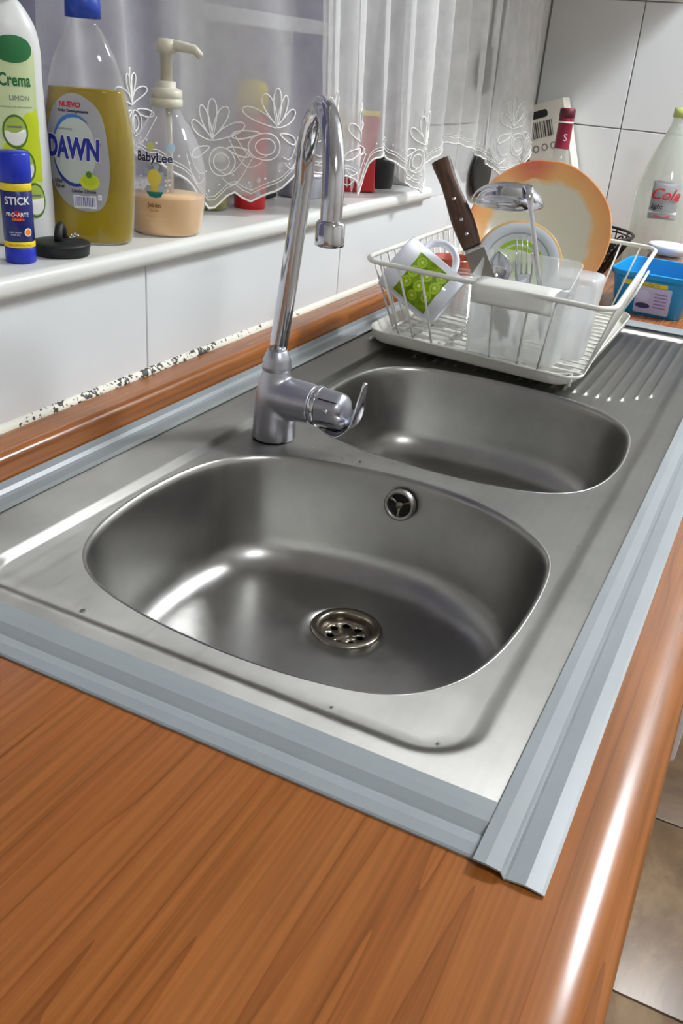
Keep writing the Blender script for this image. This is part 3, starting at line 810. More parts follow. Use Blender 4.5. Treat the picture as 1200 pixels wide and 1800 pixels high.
# glue stick
gs = empty('glue_stick', (0.6335, 0.6355, SILL + 0.0002), (0, 0, math.radians(-46)), 'blue glue stick with yellow bands standing at the left end of the sill', 'glue stick')
G().lathe([(0.0125, 0.0), (0.0137, 0.0012), (0.0137, 0.0135), (0.0132, 0.0142)], 36).go('base_knob', mat('blue_plastic', (30, 48, 178), 0.35), gs)
tube_ = G().lathe([(0.0130, 0.0142), (0.0136, 0.0146), (0.0136, 0.0705), (0.0131, 0.0709)], 36).go('barrel', mat('navy_film', (30, 40, 112), 0.3), gs)
G().lathe([(0.0134, 0.0709), (0.01405, 0.0715), (0.01415, 0.0945), (0.0132, 0.0962), (0.0001, 0.0965)], 36).go('cap', mat('blue_plastic_cap', (30, 52, 186), 0.3), gs)
S = cylsurf(0.0136, z0=0.0)
def band(z0, z1, mt, parent, r, off=0.0002, nm='band'):
    return G().lathe([(r, z0), (r + off, z0 + 0.0002), (r + off, z1 - 0.0002), (r, z1)], 36, close=False).go(nm, mt, parent)
band(0.0640, 0.0704, P_yellow, tube_, 0.0136); band(0.0146, 0.0198, P_yellow, tube_, 0.0136)
text('print', 'STICK', 0.0092, S, 0.0005, 0.0555, 0.0004, P_white, tube_, bold=0.00022, sx=0.92)
multi('emblem', [ell(0.0, 0.0430, 0.0052, 0.0045, 14)], S, 0.0003, P_red, tube_)
text('print', 'PRO-ARTE', 0.0046, S, 0.0, 0.0440, 0.0005, P_white, tube_, bold=0.0001, sx=0.95, rot=0.0)
text('print', 'adhesivo', 0.0030, S, 0.0005, 0.0400, 0.0005, P_orange, tube_, bold=0.0001)
multi('emblem', [ell(0.0085, 0.0285, 0.0036, 0.0038, 16)], S, 0.0003, P_white, tube_)
multi('emblem', [ell(0.0085, 0.0285, 0.0026, 0.0027, 14)], S, 0.0004, P_orange, tube_)
text('print', 'papel cartón\ny tela 21g', 0.0021, S, -0.003, 0.0275, 0.0004, P_white, tube_)
text('print', 'lápiz adhesivo 21 g', 0.0026, S, 0.0, 0.0172, 0.0004, P_red, tube_)

# rubber plug
pg = empty('sink_plug', (0.686, 0.6345, SILL + 0.0002), (0, 0, 0.5), 'black rubber sink plug lying on the sill beside the blue glue stick', 'plug')
G().lathe([(0.0235, 0.0), (0.0262, 0.0006), (0.0276, 0.009), (0.0280, 0.0105), (0.0272, 0.0118), (0.021, 0.0132), (0.010, 0.0142), (0.0001, 0.0146)], 44).go('disc', M_black, pg)
G().tube([(-0.009, 0, 0.0135), (-0.0085, 0, 0.020), (-0.0045, 0, 0.0255), (0, 0, 0.0268), (0.0045, 0, 0.0255), (0.0085, 0, 0.020), (0.009, 0, 0.0135)], [0.0042, 0.0042, 0.0040, 0.0040, 0.0040, 0.0042, 0.0042], 12).go('lug', M_black, pg)
ch = G()
for k in range(5):
    cx = 0.004 + k * 0.0042; M_ = Matrix.Translation((cx, -0.0085 - 0.0006 * k, 0.0152 + (0.0012 if k % 2 else 0.0))) @ Matrix.Rotation(PI / 2 * (k % 2), 4, 'X')
    ch.tube([M_ @ Vector((0.0030 * math.cos(a), 0.0019 * math.sin(a), 0)) for a in [2 * PI * i / 12 for i in range(12)]], 0.0006, 6, closed=True)
o = ch.go('chain', M_chrome, pg); o['label'] = 'short broken ball of bright metal chain'
o['label'] = 'short length of bright metal chain'

# cream cleaner bottle
cr = empty('cleaner_bottle', (0.6963, 0.7008, SILL + 0.0002), (0, 0, math.radians(-47)), 'white cream cleaner bottle with lime-green label at the far left of the sill', 'bottle')
crr = smoothprof([(0.030, 0.0), (0.0355, 0.003), (0.0370, 0.02), (0.0365, 0.07), (0.0350, 0.11), (0.0335, 0.15), (0.0335, 0.175), (0.0300, 0.195), (0.0200, 0.212), (0.0135, 0.218)], 4)
crb = G().lathe(crr, 48, 1.0, 0.60).go('body', mat('white_hdpe', (222, 224, 222), 0.35), cr)
G().lathe([(0.0135, 0.2185), (0.0185, 0.2190), (0.0180, 0.245), (0.0120, 0.262), (0.0060, 0.272), (0.0001, 0.2725)], 30).go('cap', mat('green_cap', (24, 96, 48), 0.4), cr)
crad = lambda z: lerpt([(p[1], p[0]) for p in crr], z)
S_ = cylsurf(crad, ay=0.60)
S = lambda u, v, off: S_(u + 0.0055, v, off)
def lblpoly(u0, u1, z0, z1, r=0.006): return rrect((u0 + u1) / 2, (z0 + z1) / 2, u1 - u0, z1 - z0, r, 4)
lb = decal('label', lblpoly(-0.0225, 0.026, 0.030, 0.178), S, 0.0004, mat('pale_green_label', (206, 220, 170), 0.35), crb)
decal('print', [(0.026, 0.128), (0.012, 0.122), (0.0, 0.110), (-0.016, 0.086), (-0.022, 0.074), (-0.022, 0.058), (-0.004, 0.066), (0.010, 0.056), (0.026, 0.062)], S, 0.0006, P_lgreen, crb)
decal('print', ell(0.004, 0.176, 0.019, 0.0115, 28), S, 0.0007, P_green, crb)
text('print', 'Crema', 0.0150, S, 0.004, 0.1500, 0.0008, P_green, crb, bold=0.0004, sx=0.72)
text('print', 'LIMÓN', 0.0062, S, 0.007, 0.1350, 0.0008, P_grey, crb)
text('print', 'multiusos con microcristales', 0.0026, S, 0.004, 0.1275, 0.0008, P_grey, crb)
for (u, v, a, b) in ((0.001, 0.106, 0.0118, 0.0150), (0.0045, 0.0750, 0.0140, 0.0165), (0.0155, 0.0440, 0.0120, 0.0165)):
    decal('print', ell(u, v, a, b, 24), S, 0.0008, C(80, 122, 40), crb)
    decal('print', ell(u, v, a * 0.86, b * 0.86, 24), S, 0.0010, C(168, 190, 80), crb)
    decal('print', [p for p in ell(u, v - b * 0.05, a * 0.84, b * 0.75, 24, PI, 2 * PI)] + [(u + a * 0.8, v + b * 0.15), (u - a * 0.8, v + b * 0.05)], S, 0.0012, P_white, crb)
    multi('print', [[(u - a * 0.6, v + b * 0.22), (u + a * 0.5, v + b * 0.22), (u + a * 0.5, v + b * 0.34), (u - a * 0.6, v + b * 0.34)]], S, 0.0014, P_grey, crb)
text('print', 'LIMPIA Y DESENGRASA\nSIN RAYAR', 0.0030, S, 0.010, 0.040 - 0.005, 0.0008, P_green, crb)

# big bottle of washing-up liquid
db = empty('detergent_bottle', (0.7615, 0.660, SILL + 0.0002), (0, 0, math.radians(-66)), 'large clear bottle of yellow washing-up liquid with silver oval label', 'bottle')
dpr = smoothprof([(0.036, 0.0), (0.0415, 0.003), (0.0430, 0.012), (0.0448, 0.04), (0.0466, 0.075), (0.0455, 0.105), (0.0400, 0.137), (0.0320, 0.168), (0.0200, 0.192), (0.0125, 0.203), (0.0125, 0.212)], 5)
AY = 0.60
dsh = G().lathe(dpr, 56, 1.0, AY).go('shell', M_pet, db)
liq = [(r - 0.0012, max(z, 0.0015)) for r, z in dpr if z < 0.146]
M_liq = mat('yellow_detergent', (182, 156, 0), 0.06, trans=0.45, ior=1.36)
G().lathe([(0.0001, 0.0015)] + liq + [(liq[-1][0], 0.1462), (0.0001, 0.1462)], 56, 1.0, AY, close=False).go('liquid', M_liq, db)
G().lathe([(0.0125, 0.2065), (0.0170, 0.2070), (0.0165, 0.228), (0.0070, 0.232), (0.0065, 0.246), (0.0001, 0.2465)], 32).go('cap', mat('blue_cap', (40, 70, 170), 0.35), db)
drad = lambda z: lerpt([(p[1], p[0]) for p in dpr], z)
S = cylsurf(drad, ay=AY)
uc, vc = -0.0060, 0.0860
lo = [(-0.002, 0.0560), (0.014, 0.0500), (0.0245, 0.036), (0.029, 0.012), (0.0305, -0.012), (0.0275, -0.036), (0.0205, -0.0500), (0.006, -0.0525), (-0.010, -0.0460), (-0.0235, -0.0300), (-0.0295, -0.006), (-0.0290, 0.022), (-0.0200, 0.044)]
lo = [(uc + a * 1.14, vc + b) for a, b in closedspline(lo, 5)][::-1]
dl = decal('label', lo, S, 0.0005, P_silver, db, 0.004)
disc = mat('pearl_disc', (196, 204, 196), 0.35)
decal('print', ell(uc - 0.001, vc + 0.004, 0.0225, 0.0315, 40), S, 0.0007, disc, dl)
multi('print', ring(uc - 0.001, vc + 0.004, 0.0240, 0.0335, lambda t: 0.0006 + 0.0030 * math.sin(PI * t), 0.9, 3.0), S, 0.0009, C(60, 120, 190), dl)
multi('print', ring(uc - 0.001, vc + 0.004, 0.0240, 0.0335, lambda t: 0.0006 + 0.0028 * math.sin(PI * t), 3.35, 5.5), S, 0.0009, C(34, 60, 140), dl)
text('print', 'DAWN', 0.0270, S, uc - 0.003, vc + 0.0055, 0.0010, P_white, dl, bold=0.0019, sx=0.64, rot=-0.03)
text('print', 'DAWN', 0.0270, S, uc - 0.003, vc + 0.0055, 0.0013, P_blue, dl, bold=0.0012, sx=0.64, rot=-0.03)
text('print', '®', 0.0045, S, uc + 0.0245, vc + 0.0110, 0.0010, P_blue, dl)
text('print', 'NUEVO', 0.0066, S, uc - 0.004, vc + 0.0455, 0.0010, P_red, dl, bold=0.0002)
text('print', 'Poder Desengrasante', 0.0036, S, uc - 0.001, vc + 0.0400, 0.0010, P_navy, dl, bold=0.0001)
text('print', 'LAVATRASTES', 0.0024, S, uc - 0.009, vc + 0.0235, 0.0010, P_grey, dl)
decal('print', ell(uc + 0.0140, vc - 0.0240, 0.0098, 0.0075, 24), S, 0.0011, C(206, 216, 60), dl)
decal('print', ell(uc + 0.0135, vc - 0.0225, 0.0072, 0.0048, 20), S, 0.0013, C(188, 206, 40), dl)
decal('print', ell(uc + 0.0135, vc - 0.0170, 0.0026, 0.0034, 14), S, 0.0015, C(70, 130, 40), dl)
text('print', 'Limón Limón', 0.0046, S, uc + 0.0075, vc - 0.0335, 0.0011, P_navy, dl, bold=0.0001)
text('print', 'CONT.\n750 ml', 0.0046, S, uc - 0.0185, vc - 0.0280, 0.0011, P_black, dl, bold=0.0001, sx=0.9)
decal('print', rrect(uc + 0.0080, vc - 0.0435, 0.0230, 0.0125, 0.0005, 1), S, 0.0010, P_white, dl, 0.003)
barcode(S, uc - 0.0020, vc - 0.0478, 0.0200, 0.0092, 0.0012, C(96, 96, 170), dl, 18, 4)
decal('print', rrect(uc + 0.0232, vc - 0.0385, 0.0040, 0.0052, 0.0003, 1), S, 0.0011, P_white, dl, 0.002)
text('print', '52', 0.0034, S, uc + 0.0232, vc - 0.0385, 0.0013, P_grey, dl)

# pump bottle
pb = empty('pump_bottle', (0.865, 0.640, SILL + 0.0002), (0, 0, math.radians(-56)), 'clear pump dispenser bottle one third full of peach-coloured soap', 'bottle')
ppr = smoothprof([(0.034, 0.0), (0.0375, 0.003), (0.0395, 0.015), (0.0425, 0.040), (0.0420, 0.065), (0.0365, 0.090), (0.0250, 0.112), (0.0165, 0.124), (0.0145, 0.134)], 5)
pbs = G().lathe(ppr, 56).go('shell', thin('clear_plastic_bottle', (232, 232, 238), 0.05, 0.04, 0.9, 0.4, edge=0.3), pb)
lq = [(r - 0.0010, max(z, 0.0012)) for r, z in ppr if z < 0.041]
G().lathe([(0.0001, 0.0012)] + lq + [(0.0415, 0.0412), (0.0001, 0.0412)], 56, close=False).go('soap', mat('peach_soap', (236, 196, 146), 0.25, noise=0.05, nscale=30, sss=0.2), pb)
pm = mat('ivory_plastic', (212, 208, 190), 0.4)
G().lathe([(0.0150, 0.130), (0.0172, 0.1305), (0.0172, 0.1385), (0.0160, 0.1392), (0.0168, 0.1398), (0.0168, 0.1475), (0.0120, 0.1490), (0.0105, 0.150), (0.0100, 0.1555), (0.0070, 0.1560)], 36).go('collar', pm, pb)
G().lathe([(0.0062, 0.156), (0.0062, 0.182), (0.0105, 0.183), (0.0110, 0.192), (0.0080, 0.196), (0.0001, 0.1965)], 28).tube([(0, 0, 0.189), (0.012, -0.004, 0.190), (0.030, -0.010, 0.188), (0.036, -0.012, 0.182)], [0.006, 0.0055, 0.0045, 0.004], 14).go('pump_head', pm, pb)
G().tube([(0.002, 0.004, 0.130), (0.003, 0.006, 0.06), (0.004, 0.010, 0.004)], 0.0036, 12).go('dip_tube', thin('milky_tube', (214, 212, 200), 0.45, 0.2, 0.5, 0.5), pb)
prad = lambda z: lerpt([(p[1], p[0]) for p in ppr], z)
S = cylsurf(prad)
text('print', 'BabyLee', 0.0128, S, -0.0130, 0.0820, 0.0005, P_white, pbs, bold=0.0009, sx=0.95)
text('print', 'BabyLee', 0.0128, S, -0.0130, 0.0820, 0.0008, P_navy, pbs, bold=0.00025, sx=0.95)
decal('print', ell(-0.0165, 0.0925, 0.0040, 0.0044, 16), S, 0.0004, C(214, 220, 130), pbs)
decal('print', ell(0.0055, 0.0925, 0.0050, 0.0045, 16), S, 0.0004, C(150, 176, 190), pbs)
# small round chick in a tub of bubbles
decal('print', ell(-0.0120, 0.0625, 0.0078, 0.0085, 22), S, 0.0007, C(226, 208, 90), pbs)
decal('print', ell(-0.0120, 0.0510, 0.0060, 0.0055, 16), S, 0.0005, C(226, 196, 80), pbs)
for (u, v, r) in ((-0.0205, 0.0680, 0.0033), (-0.0095, 0.0735, 0.0030), (-0.0040, 0.0660, 0.0026), (-0.0185, 0.0510, 0.0034), (-0.0045, 0.0505, 0.0040)):
    decal('print', ell(u, v, r, r, 14), S, 0.0006, C(170, 186, 206), pbs)
decal('print', [(-0.0205, 0.0470), (-0.0170, 0.0430), (-0.0110, 0.0420), (-0.0050, 0.0430), (-0.0030, 0.0470), (-0.0030, 0.0485), (-0.0205, 0.0480)][::-1], S, 0.0009, P_teal, pbs)
dots = [(-0.0280, 0.0630), (-0.0245, 0.0600), (-0.0285, 0.0570), (-0.0235, 0.0560), (-0.0290, 0.0530), (-0.0255, 0.0495), (0.0005, 0.0600), (0.0040, 0.0610), (0.0005, 0.0555), (0.0045, 0.0560), (0.0025, 0.0500)]
for u, v in dots: multi('bubble', [ell(u, v, 0.0013, 0.0014, 10)], S, 0.0006, P_white, pbs)
text('print', 'Jabón', 0.0066, S, -0.0125, 0.0340, 0.0005, C(110, 66, 40), pbs, bold=0.0001)
text('print', 'líquido', 0.0040, S, -0.0125, 0.0285, 0.0005, C(150, 104, 70), pbs)
text('print', 'Cont. Neto 250 ml', 0.0032, S, -0.0100, 0.0195, 0.0005, C(226, 196, 160), pbs)

# behind the curtain
oj = empty('oil_jar', (1.047, 0.706, SILL + 0.0002), (0, 0, 0), 'small glass jar of green oil behind the lace hem', 'jar')
G().lathe(smoothprof([(0.022, 0), (0.0255, 0.002), (0.026, 0.05), (0.021, 0.062), (0.019, 0.066)], 4), 36).go('shell', M_petg, oj)
G().lathe([(0.0001, 0.0015), (0.0235, 0.0015), (0.0245, 0.004), (0.0245, 0.022), (0.0001, 0.022)], 36, close=False).go('oil', mat('green_oil', (166, 160, 30), 0.1, trans=0.5), oj)
G().lathe([(0.0205, 0.060), (0.0210, 0.061), (0.0210, 0.073), (0.0001, 0.0735)], 36).go('lid', P_white, oj)
rc = empty('red_bottle', (1.103, 0.678, SILL + 0.0002), (0, 0, math.radians(-60)), 'red bottle with yellow cap on the sill, partly behind the lace', 'bottle')
rb = G().lathe(smoothprof([(0.019, 0), (0.0215, 0.002), (0.0215, 0.10), (0.019, 0.112), (0.0155, 0.120)], 4), 40).go('body', mat('red_plastic', (206, 32, 40), 0.3), rc)
G().lathe([(0.0155, 0.1205), (0.0205, 0.121), (0.0195, 0.150), (0.014, 0.158), (0.0001, 0.159)], 32).go('cap', P_yellow, rc)
S = cylsurf(0.0215)
decal('label', rrect(-0.004, 0.030, 0.020, 0.016, 0.003), S, 0.0003, P_black, rb)
text('print', 'PLUS', 0.0072, S, -0.004, 0.030, 0.0006, P_white, rb, bold=0.0002)
multi('emblem', [ell(0.0125, 0.038, 0.0042, 0.005, 16)], S, 0.0003, P_black, rb); multi('emblem', [ell(0.0125, 0.038, 0.0030, 0.0036, 16)], S, 0.0005, P_white, rb)
multi('emblem', [ell(0.0115, 0.020, 0.0046, 0.005, 16)], S, 0.0003, P_grey, rb); multi('emblem', [ell(0.0115, 0.020, 0.0034, 0.0036, 16)], S, 0.0005, C(170, 176, 186), rb)
st = empty('steel_tin', (1.27, 0.690, SILL + 0.0002), label='low round steel tin on the sill behind the tap spout', cat='tin')
G().lathe([(0.034, 0), (0.036, 0.002), (0.036, 0.026), (0.0375, 0.027), (0.0375, 0.034), (0.030, 0.037), (0.0001, 0.038)], 40).go('body', M_chrome_d, st)
G().lathe([(0.006, 0.038), (0.005, 0.042), (0.009, 0.046), (0.0001, 0.049)], 20).go('knob', M_black, st)
tag(auto(G().box((1.16, 0.70, SILL + 0.0003), (1.215, 0.735, SILL + 0.055), 0.004).go('shade_box', P_black), 30), 'small black box standing in for the shadow right of the red bottle', 'box')  # black block put in for the dark shadow beside the red bottle
cp = empty('cocoa_pouch', (1.40, 0.672, SILL + 0.0002), (0, 0, math.radians(-62)), 'red and yellow food pouch with purple emblem standing on the sill', 'pouch')
def pouch(u, v):
    w_ = 0.043 - 0.003 * math.sin(PI * v); t = 0.016 * (1 - v) ** 0.6 * math.sin(PI * min(1, 0.15 + 0.85)) + 0.0008
    a = 2 * PI * u; x = w_ * math.copysign(abs(math.cos(a)) ** 0.7, math.cos(a)); y = max(0.001, 0.017 * (1 - v ** 1.6)) * math.sin(a)
    return Vector((x, y, 0.112 * v + 0.002 * math.sin(9 * u)))
pbm = G().grid(pouch, 36, 14, cu=True).go('bag', mat('red_foil', (182, 24, 34), 0.22, bump=0.6, bscale=60), cp)
G().box((-0.041, -0.0006, 0.112), (0.041, 0.0006, 0.122)).go('seal', mat('yellow_foil', (232, 204, 40), 0.25), cp)
fr = lambda u, v, off: Vector((u, -max(0.001, 0.017 * (1 - (v / 0.112) ** 1.6)) * math.sqrt(max(0.02, 1 - (u / 0.043) ** 2)) ** 0.8 - off - 0.0012, v))
decal('panel', [(-0.040, 0.048), (-0.010, 0.042), (-0.004, 0.108), (-0.040, 0.108)], fr, 0.0, P_yellow, pbm, 0.008)
decal('emblem', rrect(-0.006, 0.036, 0.034, 0.020, 0.005), fr, 0.0006, C(96, 70, 160), pbm, 0.006)
text('print', 'CAO', 0.013, fr, -0.006, 0.036, 0.0014, P_white, pbm, bold=0.0003)
bj = empty('dark_jar', (1.492, 0.668, SILL + 0.0002), label='squat black jar on the sill right of the red pouch', cat='jar')
G().lathe(smoothprof([(0.028, 0), (0.031, 0.003), (0.0315, 0.040), (0.027, 0.050)], 4), 36).go('body', M_blackm, bj)
G().lathe([(0.027, 0.0505), (0.029, 0.051), (0.029, 0.064), (0.0001, 0.065)], 36).go('lid', mat('brown_lid', (52, 34, 26), 0.4), bj)

# ------------------------------------------------------------------ lace curtain
HEM = [(0.76, 0.272), (0.82, 0.268), (0.873, 0.2606), (0.949, 0.2387), (0.981, 0.2155), (0.992, 0.196), (1.002, 0.183), (1.023, 0.207), (1.035, 0.1965), (1.075, 0.2285), (1.085, 0.2403), (1.119, 0.2311), (1.146, 0.2126), (1.20, 0.225), (1.262, 0.1903),
       (1.277, 0.2401), (1.32, 0.2518), (1.37, 0.2291), (1.421, 0.1996), (1.47, 0.1825), (1.492, 0.2155), (1.576, 0.2543), (1.664, 0.2494), (1.74, 0.232), (1.829, 0.2069), (1.935, 0.1789), (2.055, 0.1833), (2.156, 0.2166)]
def cy(x, z):
    t = min(max((x - 0.93) / 0.19, 0), 1); t = t * t * (3 - 2 * t)
    y = 0.715 + (0.580 - 0.715) * t
    A = lerpt([(1.0, 0.006), (1.15, 0.009), (1.75, 0.009), (1.86, 0.002)], x)
    return y + A * math.sin(2 * PI * (x + 0.12 * (z - 0.3)) / 0.082) * (0.7 + 0.6 * min(1, (z - 0.17) / 0.2)) + 0.003 * math.sin(2 * PI * x / 0.31 + 1)
CT = 0.62
def cpt(x, z, dy=0.0):
    k = min(1, max(0, (x - 1.7) / 0.45)); xx = x - 0.33 * (z - 0.21) * k
    return Vector((xx, cy(x, z) + dy, z))
M_lace = thin('sheer_curtain', (240, 240, 238), 0.36, 0.5, 0.1, 0.5, noise=0.12, nscale=30, edge=0.35)
M_emb = mat('white_embroidery', (244, 244, 240), 0.6)
cu_ = empty('lace_curtain', (1.45, 0.60, 0.62), label='sheer white lace curtain with embroidered scalloped hem hanging at the window', cat='curtain')
def crel(v): return v - Vector(cu_.location)
cg = G()
def sheet(x0, x1, dy, hz=0.0, nx=None):
    nx = nx or int((x1 - x0) / 0.007)
    def fn(a, b):
        x = x0 + (x1 - x0) * a; h = lerpt(HEM, x) + hz
        return crel(cpt(x, h + (CT - h) * b, dy))
    cg.grid(fn, nx, 14)
sheet(0.76, 2.156, 0.0, nx=330)
for (a, b, d, hz) in ((0.988, 1.082, 0.010, 0.004), (0.985, 1.045, 0.016, 0.008), (1.12, 1.268, 0.010, 0.003), (1.13, 1.262, 0.018, 0.010), (1.395, 1.49, 0.010, 0.003), (1.40, 1.48, 0.017, 0.008), (1.94, 2.15, 0.010, 0.004)):
    sheet(a, b, d, hz)
cg.go('fabric', M_lace, cu_)
eb = G()
def stitch(pl, r=0.0007, closed=False):
    q = []
    for (x, z) in pl: q.append(crel(cpt(x, z, -0.0012)))
    if len(q) > 2: eb.tube(q, r, 5, closed=closed)
hx = [0.76 + i * 0.006 for i in range(int((2.156 - 0.76) / 0.006) + 1)]
for off, r in ((0.0005, 0.0014), (0.010, 0.0006), (0.014, 0.0005)): stitch([(x, lerpt(HEM, x) + off + 0.001 * math.sin(x * 260)) for x in hx], r)
x = 0.78
while x < 2.15:
    p = crel(cpt(x, lerpt(HEM, x) + 0.022, -0.0015)); eb.lathe([(0.0001, -0.0016), (0.0016, 0), (0.0001, 0.0016)], 8, c=tuple(p), close=False); x += 0.011 + 0.010 * min(1, max(0, x - 1.0))
def motif(xc, zc, hw, hh, flip=1):
    L_ = lambda a, b: (xc + flip * a * hw, zc + b * hh)
    for r in (0.36, 0.22): stitch([L_(0.25 + r * math.cos(t), -0.35 + r * 0.85 * math.sin(t)) for t in [2 * PI * i / 22 for i in range(22)]], 0.0008, True)
    for (cx, cz, an, ln, wd) in ((0, 0.15, 1.57, 0.8, 0.17), (0, 0.15, 1.05, 0.75, 0.17), (0, 0.15, 2.1, 0.75, 0.17), (0, 0.1, 0.45, 0.85, 0.16), (0, 0.1, 2.7, 0.85, 0.16), (-0.1, -0.05, 3.4, 0.7, 0.13), (0.4, -0.05, -0.2, 0.55, 0.12)):
        pl = []
        for i in range(17):
            t = 2 * PI * i / 17; a = ln * 0.5 * (1 - math.cos(t)); b = wd * math.sin(t) * (0.4 + 0.6 * a / ln)
            pl.append(L_(cx + a * math.cos(an) - b * math.sin(an), cz + a * math.sin(an) + b * math.cos(an)))
        stitch(pl, 0.0009, True)
    for sgn in (-1, 1):
        stitch([L_(sgn * (0.3 + 0.7 * t), -0.7 + 0.5 * t - 0.35 * math.sin(PI * t)) for t in [i / 10 for i in range(11)]], 0.0006)
        stitch([L_(sgn * (0.2 + 0.7 * t), -0.55 + 0.45 * t - 0.25 * math.sin(PI * t)) for t in [i / 10 for i in range(11)]], 0.0006)
for a in ((0.90, 0.300, 0.045, 0.045, 1), (1.005, 0.262, 0.030, 0.055, 1), (1.052, 0.282, 0.034, 0.052, -1), (1.125, 0.285, 0.035, 0.050, 1), (1.225, 0.262, 0.045, 0.060, 1), (1.455, 0.252, 0.040, 0.058, -1), (1.985, 0.262, 0.125, 0.072, 1)):
    motif(*a)
eb.go('embroidery', M_emb, cu_)
G().tube([(0.30 - 1.45, -0.015, 0.008), (2.19 - 1.45, -0.015, 0.008)], 0.006, 14).go('rod', M_wplastic, cu_)
for x in (0.34, 2.15):
    G().tube([(x - 1.45, -0.015, 0.008), (x - 1.45, 0.0118, 0.008)], 0.004, 10).go('rod_bracket', M_wplastic, cu_)

# utensils hanging on the wall, behind the right part of the curtain
def hanging(name, x, z, sx_, sz_, top, label):
    e = empty(name, (x, YW - 0.0005, z), label=label, cat='utensil', group=None)
    V = G().grid(lambda u, v: Vector((sx_ * math.sin(PI * v) * math.cos(2 * PI * u), -0.009 + 0.007 * math.sin(PI * v) * math.sin(2 * PI * u) , -sz_ * math.cos(PI * v))), 24, 14, cu=True)
    V.go('head', M_blackm, e)
    G().tube([(0, -0.008, sz_ * 0.9), (0, -0.008, (top - z) * 0.5), (0, -0.008, top - z)], [0.0035, 0.003, 0.0045], 10).go('handle', M_blackm, e)
    return e
hanging('nylon_spoon', 1.815, 0.372, 0.045, 0.042, 0.56, 'black nylon spoon hanging high on the tiles behind the curtain')
hanging('nylon_ladle', 1.875, 0.185, 0.062, 0.050, 0.55, 'black long-handled nylon ladle hanging lower behind the curtain hem')

# ================================================================== far end of the worktop
# leaning carton with barcode
cb = empty('carton', (2.16, 0.535, 0.011), (math.radians(-19), 0, 0), 'white paper carton with barcode leaning in the far corner', 'carton')
cb.location = (2.190, 0.474, 0.017)
bx_ = auto(G().box((-0.03, -0.047, 0.0), (0.03, 0.047, 0.318), 0.0015).go('box', mat('white_card', (216, 212, 200), 0.6), cb), 12)
S = planesurf((-0.0302, 0, 0), (0, -1, 0), (0, 0, 1))
S = (lambda u, v, off: Vector((-0.0302 - off, -u, v)))
multi('print', [rrect(-0.016, 0.296, 0.050, 0.016, 0.006)], S, 0.0003, P_black, bx_)
barcode(S, -0.036, 0.247, 0.052, 0.034, 0.0003, C(70, 70, 66), bx_, 12, 9)
for k in range(3): multi('print', [ell(-0.028 + k * 0.020, 0.226, 0.007, 0.008, 14)], S, 0.0003, C(120, 118, 112), bx_); multi('print', [ell(-0.028 + k * 0.020, 0.226, 0.0045, 0.005, 12)], S, 0.0006, C(214, 210, 200), bx_)
text('print', 'abrir', 0.010, S, -0.022, 0.182, 0.0004, C(120, 118, 112), bx_)
# wine bottle
wb_ = empty('wine_bottle', (2.055, 0.492, 0.0003), (0, 0, math.radians(-80)), 'clear glass wine bottle with burgundy foil capsule behind the large plate', 'bottle')
wpr = smoothprof([(0.030, 0), (0.035, 0.003), (0.0360, 0.02), (0.0360, 0.150), (0.0340, 0.175), (0.0230, 0.205), (0.0160, 0.230), (0.0145, 0.250), (0.0140, 0.305)], 5)
G().lathe(wpr, 44).go('glass', thin('bottle_glass', (206, 214, 206), 0.16, 0.03, 1.3, 0.3, edge=0.3), wb_)
cap = G().lathe([(0.0162, 0.236), (0.0158, 0.237), (0.0152, 0.285), (0.0160, 0.287), (0.0160, 0.294), (0.0152, 0.2955), (0.0156, 0.297), (0.0160, 0.3125), (0.0150, 0.3145), (0.0001, 0.3148)], 36).go('capsule', mat('burgundy_foil', (132, 24, 50), 0.35), wb_)
band(0.2862, 0.2895, P_white, cap, 0.0160); band(0.2968, 0.3120, C(84, 16, 34), cap, 0.01605)
text('print', 'S', 0.020, cylsurf(0.0156), 0.005, 0.258, 0.0005, C(226, 200, 208), cap)
# black wire fruit bowl
wbw = empty('wire_bowl', (1.885, 0.405, 0.0003), label='black scrollwork wire fruit bowl behind the large plate', cat='bowl')
def bowlpt(a, v):  # v 0 bottom .. 1 rim
    r = 0.062 + 0.062 * v ** 0.8; return Vector((r * math.cos(a), r * math.sin(a), 0.004 + 0.098 * v))
for v, r in ((0.0, 0.0032), (1.0, 0.0028), (0.93, 0.0016)):
    G().tube([bowlpt(2 * PI * i / 64, v) for i in range(64)], r, 8, closed=True).go('hoop', M_blackm, wbw)
N_ = 18
proto = None
for k in range(N_):
    g = G()
    for (c0, v0, s_) in ((0.0, 0.46, 1), (0.5, 0.70, -1), (0.5, 0.24, -1)):
        pts_ = []
        for i in range(30):
            t = i / 29; th = 4.6 * PI * t * s_; rr = 0.30 * (1 - 0.75 * t)
            pts_.append(bowlpt((c0 + 1.35 * rr * math.cos(th)) * 2 * PI / N_ , min(0.98, max(0.02, v0 + rr * 0.85 * math.sin(th)))))
        g.tube(pts_, 0.0019, 6)
    g.tube([bowlpt(0.22 * math.sin(7 * i / 12) * 2 * PI / N_, i / 12) for i in range(13)], 0.0015, 6)
    if proto is None: proto = g.go('scroll', M_blackm, wbw); o = proto
    else: o = proto.copy(); COL.objects.link(o); o.parent = wbw
    o.rotation_euler.z = 2 * PI * k / N_
G().lathe([(0.0001, 0.003), (0.061, 0.003), (0.061, 0.0045), (0.0001, 0.0045)], 40, close=False).go('base_disc', M_blackm, wbw)
